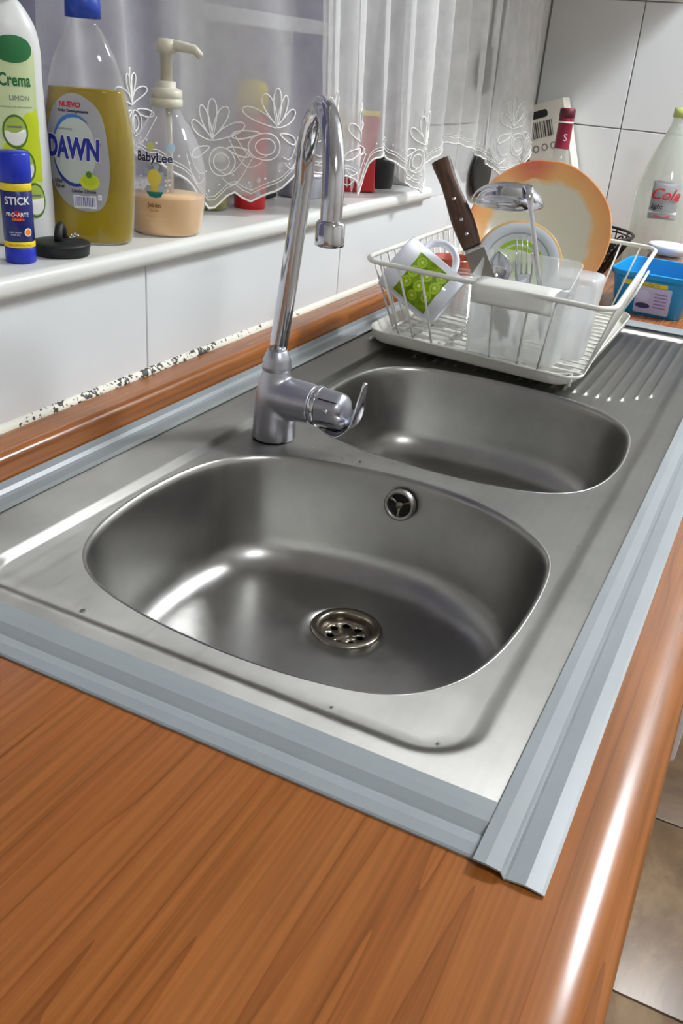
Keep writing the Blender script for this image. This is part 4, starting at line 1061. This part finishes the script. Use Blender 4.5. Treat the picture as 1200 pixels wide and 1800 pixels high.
# honey jar
hj = empty('honey_jar', (1.902, 0.213, 0.0003), label='amber-filled glass jar with white lid beside the blue tub', cat='jar')
G().lathe(smoothprof([(0.033, 0), (0.037, 0.003), (0.0378, 0.02), (0.0378, 0.070), (0.0350, 0.080), (0.0335, 0.083)], 4), 44).go('shell', M_petg, hj)
G().lathe([(0.0001, 0.003), (0.0345, 0.003), (0.0368, 0.008), (0.0368, 0.070), (0.034, 0.076), (0.0001, 0.076)], 44, close=False).go('honey', mat('amber_honey', (168, 104, 30), 0.15, trans=0.25), hj)
G().lathe([(0.0350, 0.083), (0.0385, 0.0835), (0.0390, 0.094), (0.0378, 0.0975), (0.034, 0.0985), (0.0001, 0.0978)], 44).go('lid', mat('white_tin_lid', (224, 228, 230), 0.25), hj)
# soft drink bottle
cl = empty('drink_bottle', (2.035, 0.262, 0.0003), (0, 0, math.radians(-72)), 'large clear plastic drink bottle with grey label by the far wall', 'bottle')
kpr = smoothprof([(0.042, 0.004), (0.050, 0.001), (0.0550, 0.020), (0.0560, 0.06), (0.0560, 0.165), (0.0535, 0.190), (0.0440, 0.225), (0.0300, 0.265), (0.0170, 0.298), (0.0135, 0.312), (0.0135, 0.318)], 5)
ks = G().lathe(kpr, 56).go('shell', thin('cloudy_pet', (206, 214, 200), 0.34, 0.06, 1.2, 0.55, edge=0.4), cl)
G().lathe([(0.0140, 0.3182), (0.0155, 0.3185), (0.0150, 0.336), (0.0001, 0.337)], 32).go('cap', mat('pale_green_cap', (190, 200, 120), 0.4), cl)
krad = lambda z: lerpt([(p[1], p[0]) for p in kpr], z)
S = cylsurf(krad)
kl = decal('label', rrect(-0.004, 0.167, 0.056, 0.072, 0.001, 1), S, 0.0005, mat('grey_label', (150, 152, 152), 0.35), ks, 0.005)
text('print', 'Cola', 0.030, S, -0.006, 0.178, 0.0024, P_red, kl, bold=0.0002, shear=0.35)
text('print', 'light', 0.013, S, -0.018, 0.155, 0.0016, P_black, kl, shear=0.3, bold=0.0002)
decal('print', rrect(-0.004, 0.1445, 0.056, 0.006, 0.0005, 1), S, 0.0009, P_white, kl, 0.004)
decal('print', rrect(-0.004, 0.1370, 0.030, 0.005, 0.001, 2), S, 0.0009, C(196, 90, 96), kl, 0.004)
# blue tub
bt = empty('blue_tub', (1.765, 0.200, 0.0003), (0, 0, math.radians(-3)), 'bright blue plastic tub with pictured label at the far end of the drainer', 'tub')
M_blue = mat('blue_plastic_tub', (20, 140, 204), 0.32)
tg = G(); LV = [(-0.0165, 0.0, 0), (-0.0150, 0.001, 0), (-0.0060, 0.060, 0), (-0.0020, 0.066, 0), (0.0, 0.0665, 0), (0.0010, 0.0745, 0), (-0.0015, 0.0760, 0), (-0.0040, 0.0750, 0), (-0.0075, 0.060, 0), (-0.0165, 0.003, 0)]
rings_ = [[Vector((p[0], p[1], z)) for p in rrect(0, 0, 0.175 + 2 * o_, 0.150 + 2 * o_, 0.030 + o_, 8)] for (o_, z, _) in LV]
n_ = len(rings_[0]); V = [p for r_ in rings_ for p in r_]; F = []
for i in range(len(LV) - 1):
    for j in range(n_): F.append((i * n_ + j, i * n_ + (j + 1) % n_, (i + 1) * n_ + (j + 1) % n_, (i + 1) * n_ + j))
F.append(tuple(range(n_ - 1, -1, -1))); F.append(tuple((len(LV) - 1) * n_ + j for j in range(n_)))
tb = auto(tg.add(V, F).go('body', M_blue, bt), 50)
S = lambda u, v, off: Vector((-0.0875 + 0.0150 - (v / 0.060) * 0.009 - off, -u, v))
decal('label', rrect(0.0095, 0.0290, 0.062, 0.048, 0.003), S, 0.0006, mat('lilac_label', (178, 176, 210), 0.35), tb, 0.02)
decal('label', rrect(-0.008, 0.0560, 0.080, 0.0085, 0.002), S, 0.0006, mat('yellow_label', (214, 190, 50), 0.35), tb, 0.02)
text('print', 'DETERGENTE', 0.0085, S, -0.008, 0.0560, 0.0010, C(120, 104, 20), tb)
decal('print', ell(-0.008, 0.036, 0.012, 0.010, 20), S, 0.0009, C(190, 194, 224), tb, 0.02)
decal('print', ell(-0.006, 0.018, 0.013, 0.005, 20), S, 0.0009, C(50, 50, 96), tb, 0.02)
for k in range(5): multi('print', [[(0.012, 0.043 - k * 0.006), (0.034, 0.043 - k * 0.006), (0.034, 0.0405 - k * 0.006), (0.012, 0.0405 - k * 0.006)]], S, 0.0010, C(132, 120, 170), tb)

# ================================================================== dish rack and tray
A0 = [Vector((1.131, 0.514, 0)), Vector((1.088, 0.165, 0)), Vector((1.612, 0.197, 0)), Vector((1.640, 0.530, 0))]   # near-left, near-right, far-right, far-left
RZ = 0.130; RB0 = 0.026
ctr = sum(A0, Vector()) / 4
def rk_pt(s, t, z, inset=None):
    """s: 0 near .. 1 far, t: 0 wall side .. 1 room side"""
    p = A0[0] * (1 - s) * (1 - t) + A0[1] * (1 - s) * t + A0[2] * s * t + A0[3] * s * (1 - t)
    k = 1 - (0.17 * (RZ - z) / (RZ - RB0))
    q = ctr + (p - ctr) * k; q.z = z; return q
# tray
ty = empty('drip_tray', tuple(ctr), label='white translucent drip tray with ribbed edge under the dish rack', cat='tray')
M_tray = mat('milky_plastic', (234, 234, 224), 0.28, trans=0.25, noise=0.05, nscale=20)
def trl(o_, z, rib=0.0):
    P4 = [Vector((1.178, 0.519)), Vector((1.152, 0.209)), Vector((1.585, 0.212)), Vector((1.610, 0.519))]
    base = rrect(0.5, 0.5, 1.0, 1.0, 0.10, 9); out = []
    for a, b in zip(base, base[1:] + base[:1]):
        k = max(1, int(math.dist(a, b) / 0.011)); out += [(a[0] + (b[0] - a[0]) * i / k, a[1] + (b[1] - a[1]) * i / k) for i in range(k)]
    res = []
    for i, (s, t) in enumerate(out):
        p = P4[0] * (1 - s) * t + P4[1] * (1 - s) * (1 - t) + P4[2] * s * (1 - t) + P4[3] * s * t
        c = Vector((1.385, 0.374)); d = (p - c); p = p + d.normalized() * (o_ + rib * (i % 2) )
        res.append(Vector((p.x - ctr.x, p.y - ctr.y, z)))
    return res
z0 = 0.0056
LV = [(-0.012, z0, 0), (-0.004, z0 + 0.001, 0.0), (-0.001, z0 + 0.004, 0.0016), (0.003, z0 + 0.013, 0.0022), (0.006, z0 + 0.0175, 0.0), (0.0065, z0 + 0.019, 0), (0.004, z0 + 0.0195, 0), (0.000, z0 + 0.014, 0), (-0.006, z0 + 0.004, 0), (-0.013, z0 + 0.002, 0)]
rg_ = [trl(*l) for l in LV]; n_ = len(rg_[0]); V = [p for r_ in rg_ for p in r_]; F = []
for i in range(len(LV) - 1):
    for j in range(n_): F.append((i * n_ + j, i * n_ + (j + 1) % n_, (i + 1) * n_ + (j + 1) % n_, (i + 1) * n_ + j))
F.append(tuple(range(n_ - 1, -1, -1))); F.append(tuple((len(LV) - 1) * n_ + j for j in range(n_)))
auto(mesh('tray_body', V, F, M_tray, ty), 40)
for k in range(13):
    y = 0.245 + k * 0.0225 - ctr.y
    G().tube([(1.185 - ctr.x, y, z0 + 0.0022), (1.575 - ctr.x, y, z0 + 0.0022)], 0.0018, 8).go('tray_rib', M_tray, ty)

dr = empty('dish_rack', (0, 0, 0), label='white plastic-coated wire dish rack with flared rim standing in its tray', cat='dish rack')
def rim_loop(z, n=8, r=0.05):
    base = rrect(0.5, 0.5, 1.0, 1.0, 0.07, n)
    return [rk_pt(a, b, z) for a, b in base]
def dens(p, st=0.03):
    out = []
    for a, b in zip(p, p[1:] + p[:1]):
        k = max(1, int((b - a).length / st)); out += [a + (b - a) * i / k for i in range(k)]
    return out
G().tube(dens(rim_loop(RZ)), 0.0034, 10, closed=True).go('rim', M_wire, dr)
G().tube(dens(rim_loop(RB0)), 0.0022, 8, closed=True).go('base_frame', M_wire, dr)
def wire(p, r=0.0014, nm='wire'): return G().tube(p, r, 6).go(nm, M_wire, dr)
for t in (0.08, 0.16, 0.26, 0.56, 0.70, 0.80): wire([rk_pt(0, t, RZ), rk_pt(0.002, t, 0.07), rk_pt(0, t, RB0)], 0.0016)      # near end
for t in (0.12, 0.25, 0.40, 0.55, 0.68, 0.82, 0.92): wire([rk_pt(1, t, RZ), rk_pt(1, t, RB0)], 0.0016)           # far end
for k in range(17): s = 0.07 + k * 0.054; wire([rk_pt(s, 0, RZ), rk_pt(s, 0, RB0)])                              # wall side
for k in range(17): s = 0.07 + k * 0.054; wire([rk_pt(s, 1, RZ), rk_pt(s, 1, RB0)])                              # room side
for k in range(17):                                                                                             # floor wires
    s = 0.07 + k * 0.054; wire([rk_pt(s, 0, RB0), rk_pt(s, 0.5, RB0 - 0.001), rk_pt(s, 1, RB0)])
for t in (0.3, 0.62): wire([rk_pt(0, t, RB0 - 0.003), rk_pt(1, t, RB0 - 0.003)], 0.0020)
for k in range(9):                                                                                              # plate supports: bent loops
    s = 0.36 + k * 0.062; a = rk_pt(s, 0.30, RB0); b = rk_pt(s, 0.55, RB0); h = Vector((0.0, 0, 0.034))
    wire([a, a + h * 0.8, a + h + (b - a) * 0.12, b + h - (b - a) * 0.12, b + h * 0.8, b], 0.0014, 'plate_support')
for (s, t) in ((0.05, 0.05), (0.05, 0.95), (0.95, 0.05), (0.95, 0.95)):
    p = rk_pt(s, t, RB0); G().tube([p, p - Vector((0, 0, 0.012)), Vector((p.x, p.y, 0.0082))], 0.0026, 8).go('foot', M_wire, dr)
for k, s in enumerate((0.80, 0.88)):                                                                            # prongs sticking out on the room side
    a = rk_pt(s, 1, RB0 + 0.02); wire([a, a + Vector((0.010, -0.012, 0.028)), a + Vector((0.030, -0.020, 0.056))], 0.0022, 'prong')

# ---------------- things in the rack
def orient(axis, loc, roll=0.0):
    q = Vector(axis).normalized().to_track_quat('Z', 'Y'); return Matrix.Translation(loc) @ q.to_matrix().to_4x4() @ Matrix.Rotation(roll, 4, 'Z')
def setm(o, M): o.matrix_world = M; return o

# kiwi mug, axis points to the mouth
mg = empty('kiwi_mug', label='white mug with kiwi-slice pattern tilted in the near left rack corner', cat='mug')
ax = Vector((-0.10, 0.83, 0.50)).normalized(); cen = Vector((1.196, 0.446, 0.098))
setm(mg, orient(ax, cen - ax * 0.045, 0.0))
M_ceram = mat('white_ceramic', (226, 228, 236), 0.12)
mgb = G().lathe([(0.0001, 0.003), (0.028, 0.003), (0.030, 0.0), (0.0345, 0.001), (0.0385, 0.006), (0.0400, 0.014), (0.0400, 0.088), (0.0408, 0.0935), (0.0398, 0.095), (0.0380, 0.0930), (0.0368, 0.086), (0.0368, 0.014), (0.034, 0.008), (0.0001, 0.007)], 52, close=False).go('cup', M_ceram, mg)
inv = mg.matrix_world.to_3x3().inverted()
def ang_to(world_dir):
    d = inv @ Vector(world_dir); return math.atan2(d.y, d.x)
face_cam = ang_to(Vector((0, 0, 0.37)) - cen)
face_h = ang_to((0.55, -0.62, 0.36))
h = G(); hp = []
for i in range(13):
    a = -PI / 2 + PI * i / 12; hp.append((0.037 + 0.027 * math.cos(a) * 1.0, 0.050 + 0.026 * math.sin(a)))
hp = [(0.037, 0.024)] + hp + [(0.037, 0.076)]
h.tube([(r_ * math.cos(face_h), r_ * math.sin(face_h), z) for r_, z in hp], 0.0052, 12, flat=1.25); h.go('handle', M_ceram, mg)
S = cylsurf(0.0402, face=face_cam)
pn = decal('kiwi_panel', rrect(-0.002, 0.044, 0.070, 0.056, 0.001, 1), S, 0.0003, mat('kiwi_green', (150, 184, 20), 0.2, rgb2=(92, 128, 14), nscale=90), mgb, 0.004)
rgk = random.Random(5)
for i in range(4):
    for j in range(3):
        u = -0.0270 + i * 0.0165 + (0.004 if j % 2 else -0.002); v = 0.0265 + j * 0.0175 + rgk.uniform(-0.001, 0.001); r = 0.0095
        if abs(u + 0.002) > 0.0265: continue
        decal('kiwi_slice', ell(u, v, r, r * 0.9, 16), S, 0.0005, C(112, 150, 16), pn, 0.02)
        decal('kiwi_slice', ell(u, v, r * 0.88, r * 0.78, 16), S, 0.0007, C(176, 208, 36), pn, 0.02)
        multi('kiwi_seed', [ell(u + r * 0.45 * math.cos(q), v + r * 0.42 * math.sin(q), 0.0006, 0.0006, 6) for q in [2 * PI * k / 9 for k in range(9)]], S, 0.0010, C(40, 50, 14), pn)
        multi('kiwi_heart', [ell(u, v, r * 0.22, r * 0.2, 8)], S, 0.0009, C(226, 232, 150), pn)

# dinner plate, wavy orange rim
pl_ = empty('dinner_plate', label='large cream plate with orange wavy rim standing upright in the rack', cat='plate')
nz = Vector((-0.93, -0.16, 0.33)).normalized(); pc = Vector((1.497, 0.372, 0.1405))
setm(pl_, orient(nz, pc))
pmat = bpy.data.materials.new('plate_glaze'); pmat.use_nodes = True
nt = pmat.node_tree; N = nt.nodes.new; L = nt.links.new; b_ = nt.nodes['Principled BSDF']; b_.inputs['Roughness'].default_value = 0.15
tc = N('ShaderNodeTexCoord'); mpn = N('ShaderNodeMapping'); mpn.inputs['Scale'].default_value = (1, 1, 0); L(tc.outputs['Object'], mpn.inputs[0])
ln_ = N('ShaderNodeVectorMath'); ln_.operation = 'LENGTH'; L(mpn.outputs[0], ln_.inputs[0])
nn_ = N('ShaderNodeTexNoise'); nn_.inputs['Scale'].default_value = 22; nn_.inputs['Detail'].default_value = 6; L(tc.outputs['Object'], nn_.inputs['Vector'])
ma = N('ShaderNodeMath'); ma.operation = 'MULTIPLY_ADD'; ma.inputs[1].default_value = 0.030; L(nn_.outputs['Fac'], ma.inputs[0]); L(ln_.outputs['Value'], ma.inputs[2])
rr_ = N('ShaderNodeValToRGB'); e = rr_.color_ramp.elements
e[0].position = 0.094 / 0.15; e[0].color = lin((214, 210, 190)); e[1].position = 0.122 / 0.15; e[1].color = lin((228, 164, 104))
x_ = e.new(0.103 / 0.15); x_.color = lin((228, 176, 112)); x_ = e.new(0.134 / 0.15); x_.color = lin((220, 146, 92))
dv_ = N('ShaderNodeMath'); dv_.operation = 'DIVIDE'; dv_.inputs[1].default_value = 0.15; L(ma.outputs[0], dv_.inputs[0]); L(dv_.outputs[0], rr_.inputs[0])
# red blush on one side of the rim
spx = N('ShaderNodeVectorMath'); spx.operation = 'DISTANCE'; L(tc.outputs['Object'], spx.inputs[0])
mxr = N('ShaderNodeMix'); mxr.data_type = 'RGBA'; mxr.inputs[7].default_value = lin((208, 112, 80))
mrr = N('ShaderNodeMapRange'); mrr.inputs['From Min'].default_value = 0.045; mrr.inputs['From Max'].default_value = 0.015; L(spx.outputs['Value'], mrr.inputs['Value'])
gt = N('ShaderNodeMath'); gt.operation = 'GREATER_THAN'; gt.inputs[1].default_value = 0.102; L(ma.outputs[0], gt.inputs[0])
mu_ = N('ShaderNodeMath'); mu_.operation = 'MULTIPLY'; L(mrr.outputs[0], mu_.inputs[0]); L(gt.outputs[0], mu_.inputs[1])
L(mu_.outputs[0], mxr.inputs[0]); L(rr_.outputs[0], mxr.inputs[6]); L(mxr.outputs[2], b_.inputs['Base Color'])
pinv = pl_.matrix_world.inverted()
blush = pinv @ (pc + Vector((0.03, 0.035, 0.105))); spx.inputs[1].default_value = tuple(blush)
topang = math.atan2(*(pinv.to_3x3() @ Vector((0.2, 0.09, 0.97))).yx)
def plate_r(a, R):
    d = (a - topang + PI) % (2 * PI) - PI
    w = 1 + 0.010 * math.cos(5 * (a - topang)) - 0.022 * math.exp(-(d / 0.16) ** 2)
    return R * w
PP = [(0.0, 0.002, 0), (0.070, 0.002, 0), (0.078, 0.003, 0), (0.090, 0.011, 0.5), (0.1135, 0.0195, 1), (0.1150, 0.0205, 1), (0.1145, 0.0220, 1), (0.112, 0.0215, 1), (0.090, 0.0140, 0.5), (0.074, 0.0060, 0), (0.0, 0.0055, 0)]
V = []; F = []; n_ = 72
for (r, z, k) in PP:
    for j in range(n_):
        a = 2 * PI * j / n_; R = r * (1 - k) + plate_r(a, r) * k if r else 0.0001; V.append((R * math.cos(a), R * math.sin(a), z - 0.0105))
for i in range(len(PP) - 1):
    for j in range(n_): F.append((i * n_ + j, i * n_ + (j + 1) % n_, (i + 1) * n_ + (j + 1) % n_, (i + 1) * n_ + j))
mesh('dish', V, F, pmat, pl_)

# side plate with green rings
sp_ = empty('side_plate', label='small grey-rimmed plate with green rings in front of the large plate', cat='plate')
nz = Vector((-0.90, -0.18, 0.38)).normalized(); setm(sp_, orient(nz, Vector((1.385, 0.368, 0.107))))
smat = bpy.data.materials.new('ringed_glaze'); smat.use_nodes = True
nt = smat.node_tree; N = nt.nodes.new; L = nt.links.new; b_ = nt.nodes['Principled BSDF']; b_.inputs['Roughness'].default_value = 0.12
tc = N('ShaderNodeTexCoord'); mpn = N('ShaderNodeMapping'); mpn.inputs['Scale'].default_value = (1, 1, 0); L(tc.outputs['Object'], mpn.inputs[0])
ln_ = N('ShaderNodeVectorMath'); ln_.operation = 'LENGTH'; L(mpn.outputs[0], ln_.inputs[0])
dv_ = N('ShaderNodeMath'); dv_.operation = 'DIVIDE'; dv_.inputs[1].default_value = 0.08; L(ln_.outputs['Value'], dv_.inputs[0])
rr_ = N('ShaderNodeValToRGB'); rr_.color_ramp.interpolation = 'CONSTANT'; e = rr_.color_ramp.elements
stops = [(0.0, (60, 70, 40)), (0.12, (170, 200, 60)), (0.24, (206, 212, 200)), (0.30, (160, 196, 50)), (0.38, (200, 210, 190)), (0.42, (150, 190, 60)), (0.50, (196, 202, 200)), (0.60, (150, 156, 160)), (0.63, (190, 196, 200)), (0.80, (196, 160, 110)), (0.86, (226, 188, 130))]
e[0].position = 0; e[0].color = lin(stops[0][1]); e[1].position = stops[1][0]; e[1].color = lin(stops[1][1])
for p_, c_ in stops[2:]: x_ = e.new(p_); x_.color = lin(c_)
L(dv_.outputs[0], rr_.inputs[0]); L(rr_.outputs[0], b_.inputs['Base Color'])
G().lathe([(0.0001, -0.004), (0.042, -0.004), (0.050, 0.000), (0.0665, 0.0055), (0.0680, 0.0065), (0.0670, 0.0080), (0.050, 0.0040), (0.040, -0.0005), (0.0001, -0.0008)], 60, close=False).go('dish', smat, sp_)

# cutlery holder, hooked over the near rim
ho = empty('cutlery_holder', (0, 0, 0), label='frosted white plastic cutlery holder hooked over the near rack rim', cat='cutlery holder')
M_frost = thin('frosted_plastic', (236, 238, 236), 0.32, 0.25, 0.7, 0.5, edge=0.18)
def hloop(z, grow, r=0.010):
    pts_ = rrect(0, 0, 0.062 + 2 * grow, 0.122 + 2 * grow, r, 5)
    return [Vector((1.170 + a + 0.06 * (z - 0.08) * 0, 0.2965 + b, z)) for a, b in pts_]
LV = [(0.031, -0.004), (0.033, -0.001), (0.10, 0.0015), (0.1315, 0.003), (0.1330, 0.0045), (0.1345, 0.003), (0.1315, 0.0012), (0.10, -0.0003), (0.036, -0.0030)]
rg_ = [hloop(z, g_) for z, g_ in LV]; n_ = len(rg_[0])
for r_, (z, g_) in zip(rg_, LV):
    if z > 0.13:
        for p in r_: p.z += 0.024 * max(0, (p.x - 1.145) / 0.055)
V = [p for r_ in rg_ for p in r_]; F = []
for i in range(len(LV) - 1):
    for j in range(n_): F.append((i * n_ + j, i * n_ + (j + 1) % n_, (i + 1) * n_ + (j + 1) % n_, (i + 1) * n_ + j))
F.append(tuple(range(n_ - 1, -1, -1))); F.append(tuple((len(LV) - 1) * n_ + j for j in range(n_)))
auto(mesh('box', V, F, M_frost, ho), 50)
G().box((1.141, 0.298, 0.040), (1.199, 0.3, 0.132)).go('divider', M_frost, ho, smooth=False)
hk = G()
hk.grid(lambda u, v: Vector((lerpt([(0, 1.139), (0.2, 1.130), (0.45, 1.108), (0.6, 1.0985), (0.8, 1.0960), (1, 1.0985)], v), 0.240 + 0.104 * u, lerpt([(0, 0.1348), (0.2, 0.1352), (0.45, 0.1352), (0.6, 0.1325), (0.8, 0.125), (1, 0.108)], v))), 8, 14)
o = hk.go('hook', thin('white_plastic_hook', (238, 238, 232), 0.72, 0.3, 0.6, 0.3), ho)
so = o.modifiers.new('t', 'SOLIDIFY'); so.thickness = 0.0014

# knife
kn = empty('kitchen_knife', label='kitchen knife with riveted wooden handle upright in the cutlery holder', cat='knife')
d_ = Vector((0.034, 0.113, 0.170)).normalized(); tip = Vector((1.160, 0.303, 0.046))
view = (Vector((1.2, 0.40, 0.18)) - Vector((0, 0, 0.37))).normalized()
ex_ = d_.cross(view).normalized(); ey_ = d_.cross(ex_).normalized()
Mk = Matrix((ex_, -ey_, d_)).transposed().to_4x4(); Mk.translation = tip; kn.matrix_world = Mk
bl_ = []
outl = [(-0.0125, 0.0), (-0.0138, 0.030), (-0.0145, 0.132), (0.0140, 0.132), (0.0135, 0.060), (0.0100, 0.022), (0.0, 0.0)]
outl = [(-0.0140, 0.0), (-0.0145, 0.133), (0.0120, 0.133), (0.0125, 0.06), (0.006, 0.020), (-0.008, 0.0)]
V = [(x, 0.0010, z) for x, z in outl] + [(x, -0.0010, z) for x, z in outl]; k_ = len(outl)
F = [tuple(range(k_)), tuple(range(2 * k_ - 1, k_ - 1, -1))] + [(i, (i + 1) % k_, k_ + (i + 1) % k_, k_ + i) for i in range(k_)]
mesh('blade', V, F, mat('knife_steel', (176, 172, 170), 0.16, 1.0), kn, smooth=False)
G().box((-0.012, -0.0022, 0.1335), (0.012, 0.0022, 0.139), 0.001).go('bolster', M_chrome, kn)
hdl = G().grid(lambda u, v: Vector(((0.0132 + 0.0018 * math.sin(2.2 * PI * v - 0.4) - 0.001 * (v > 0.97)) * math.copysign(abs(math.cos(2 * PI * u)) ** 0.6, math.cos(2 * PI * u)), 0.0088 * math.copysign(abs(math.sin(2 * PI * u)) ** 0.7, math.sin(2 * PI * u)), 0.139 + 0.121 * v)), 24, 18, cu=True)
b0 = len(hdl.v); hdl.f.append(tuple(i * 19 + 18 for i in range(24))); hdl.f.append(tuple(i * 19 for i in range(23, -1, -1)))
M_hw = mat('dark_handle_wood', (96, 66, 46), 0.5, rgb2=(58, 38, 28), nscale=30, stretch=(8, 8, 1))
auto(hdl.go('handle', M_hw, kn), 50)
for z in (0.156, 0.176, 0.205): G().lathe([(0.0026, -0.0096), (0.0026, 0.0094), (0.0018, 0.0099), (0.0001, 0.0100)], 14, M=Matrix.Translation((0.001, 0, z)) @ Matrix.Rotation(PI / 2, 4, 'X')).go('rivet', M_chrome, kn)

# ladle
la = empty('soup_ladle', label='polished steel ladle, bowl domed side up, above the cutlery holder', cat='ladle')
bc_ = Vector((1.205, 0.3465, 0.2175)); axd = Vector((0.30, 0.10, 0.95)).normalized()
Ml = orient(axd, bc_)
prf = [(0.0470 * math.cos(t), 0.0265 * math.sin(t)) for t in [PI / 2 * i / 12 for i in range(12)]] + [(0.0001, 0.0265)]
prf = prf + [(0.0001, 0.0253)] + [(0.0458 * math.cos(t), 0.0253 * math.sin(t)) for t in [PI / 2 * (11 - i) / 12 for i in range(12)]] + [(0.0470, 0.0)]
G().lathe(prf, 48, M=Ml, close=False).go('bowl', M_chrome, la)
hd = smoothprof([(1.186, 0.318, 0.2435), (1.178, 0.3135, 0.2415), (1.171, 0.309, 0.234), (1.170, 0.302, 0.210), (1.170, 0.288, 0.165), (1.170, 0.275, 0.120), (1.170, 0.262, 0.060)], 4)
G().tube(hd, [0.0085 - 0.0050 * min(1, i / 11) for i in range(len(hd))], 10, flat=0.4).go('handle', M_chrome, la)
# fork, tines up
fk = empty('dinner_fork', label='steel fork standing tines up in the cutlery holder', cat='fork')
fd = Vector((0.012, 0.020, 0.118)).normalized(); fb = Vector((1.184, 0.300, 0.110))
fx_ = fd.cross(view).normalized(); fy_ = fd.cross(fx_).normalized()
Mf = Matrix((fx_, -fy_, fd)).transposed().to_4x4(); Mf.translation = fb; fk.matrix_world = Mf
fh = G()
fh.tube([(0, 0, -0.070), (0, 0, -0.02), (0, 0.001, 0.004)], [0.0045, 0.0028, 0.0034], 8, flat=0.5)
fh.grid(lambda u, v: Vector(((lerpt([(0, 0.0034), (0.5, 0.0095), (1, 0.0118)], v)) * math.cos(2 * PI * u), 0.0010 * math.sin(2 * PI * u) + 0.002 - 0.003 * v, 0.003 + 0.024 * v)), 16, 8, cu=True)
fh.go('head', M_chrome, fk)
for i in range(4):
    x = -0.0102 + 0.0068 * i
    G().tube([(x, -0.001, 0.026), (x, -0.002, 0.045), (x * 1.02, 0.001, 0.074)], [0.0016, 0.0014, 0.0007], 7, flat=0.8).go('tine', M_chrome, fk)
# spoon
so_ = empty('table_spoon', label='steel spoon standing bowl up beside the knife blade', cat='spoon')
sd_ = Vector((0.010, 0.022, 0.10)).normalized(); sb = Vector((1.184, 0.333, 0.114))
sx3 = sd_.cross(view).normalized(); sy3 = sd_.cross(sx3).normalized()
Ms = Matrix((sx3, -sy3, sd_)).transposed().to_4x4(); Ms.translation = sb; so_.matrix_world = Ms
g = G().grid(lambda u, v: Vector((0.0165 * math.sin(PI * min(1, v)) ** 0.75 * (2 * u - 1) if 0 < v < 1 else 0.0, 0.0075 * math.sin(PI * v) * (1 - (2 * u - 1) ** 2), 0.047 * v)), 14, 16)
o = g.go('bowl', M_chrome, so_); sm_ = o.modifiers.new('t', 'SOLIDIFY'); sm_.thickness = 0.0010
G().tube([(0, 0, -0.072), (0, 0, -0.03), (0, 0.0005, 0.002)], [0.0045, 0.0026, 0.0026], 8, flat=0.5).go('handle', M_chrome, so_)

# translucent white box-cup narrowing downwards
wc = empty('white_beaker', (1.243, 0.243, -0.004), label='tall milky-white plastic beaker standing right behind the frosted cutlery holder', cat='beaker')
V = []; F = []; LV = [(0.029, 0.026), (0.0295, 0.0275), (0.08, 0.0315), (0.132, 0.0355), (0.1385, 0.0350), (0.1415, 0.0320), (0.1425, 0.028)]
rg_ = [[Vector((a, b * 0.9, z)) for a, b in rrect(0, 0, 2 * r, 2 * r, r * 0.45, 5)] for z, r in LV]; n_ = len(rg_[0])
V = [p for r_ in rg_ for p in r_]
for i in range(len(LV) - 1):
    for j in range(n_): F.append((i * n_ + j, i * n_ + (j + 1) % n_, (i + 1) * n_ + (j + 1) % n_, (i + 1) * n_ + j))
F.append(tuple(range(n_ - 1, -1, -1))); F.append(tuple((len(LV) - 1) * n_ + j for j in range(n_)))
auto(mesh('body', V, F, thin('milky_beaker', (236, 238, 240), 0.55, 0.2, 0.8, 0.5, edge=0.2), wc), 50)
# drinking glasses lying / standing in the middle of the rack
def glass(name, M, r0, r1, hgt, label):
    e = empty(name, label=label, cat='glass'); e.matrix_world = M
    G().lathe(smoothprof([(r0 * 0.85, 0.0), (r0, 0.002), (r0 * 1.02, 0.01), (r1, hgt)], 4) + [(r1 - 0.0016, hgt), (r0 - 0.0010, 0.006), (0.0001, 0.005)], 40, close=False).go('wall', thin('tumbler_glass', (232, 236, 236), 0.08, 0.02, 2.4, 0.3, edge=0.45), e)
    band_ = G().lathe([(r1, hgt - 0.001), (r1 + 0.0004, hgt), (r1 - 0.0006, hgt + 0.0008), (r1 - 0.002, hgt)], 40, close=False).go('lip', M_petg, e)
    return e
glass('tumbler', orient((0.08, 0.05, -1), (1.243, 0.360, 0.098)), 0.024, 0.029, 0.068, 'clear glass tumbler upside down just behind the knife blade')
glass('tumbler', orient((0.05, -0.02, -1), (1.285, 0.425, 0.104)), 0.027, 0.032, 0.074, 'clear glass tumbler upside down between the kiwi mug and the red-brown cup')
glass('glass_dish', orient((-0.25, 0.0, -1), (1.318, 0.262, 0.108)), 0.028, 0.034, 0.060, 'small clear glass upturned behind the milky beaker')
rbw = empty('terracotta_cup', (1.335, 0.455, 0.029), label='red-brown cup seen through the kiwi mug handle in the rack', cat='cup')
G().lathe([(0.0001, 0.003), (0.018, 0.0), (0.022, 0.003), (0.030, 0.082), (0.0305, 0.085), (0.029, 0.084), (0.021, 0.008), (0.0001, 0.006)], 36, close=False).go('body', mat('terracotta_glaze', (176, 84, 66), 0.25), rbw)
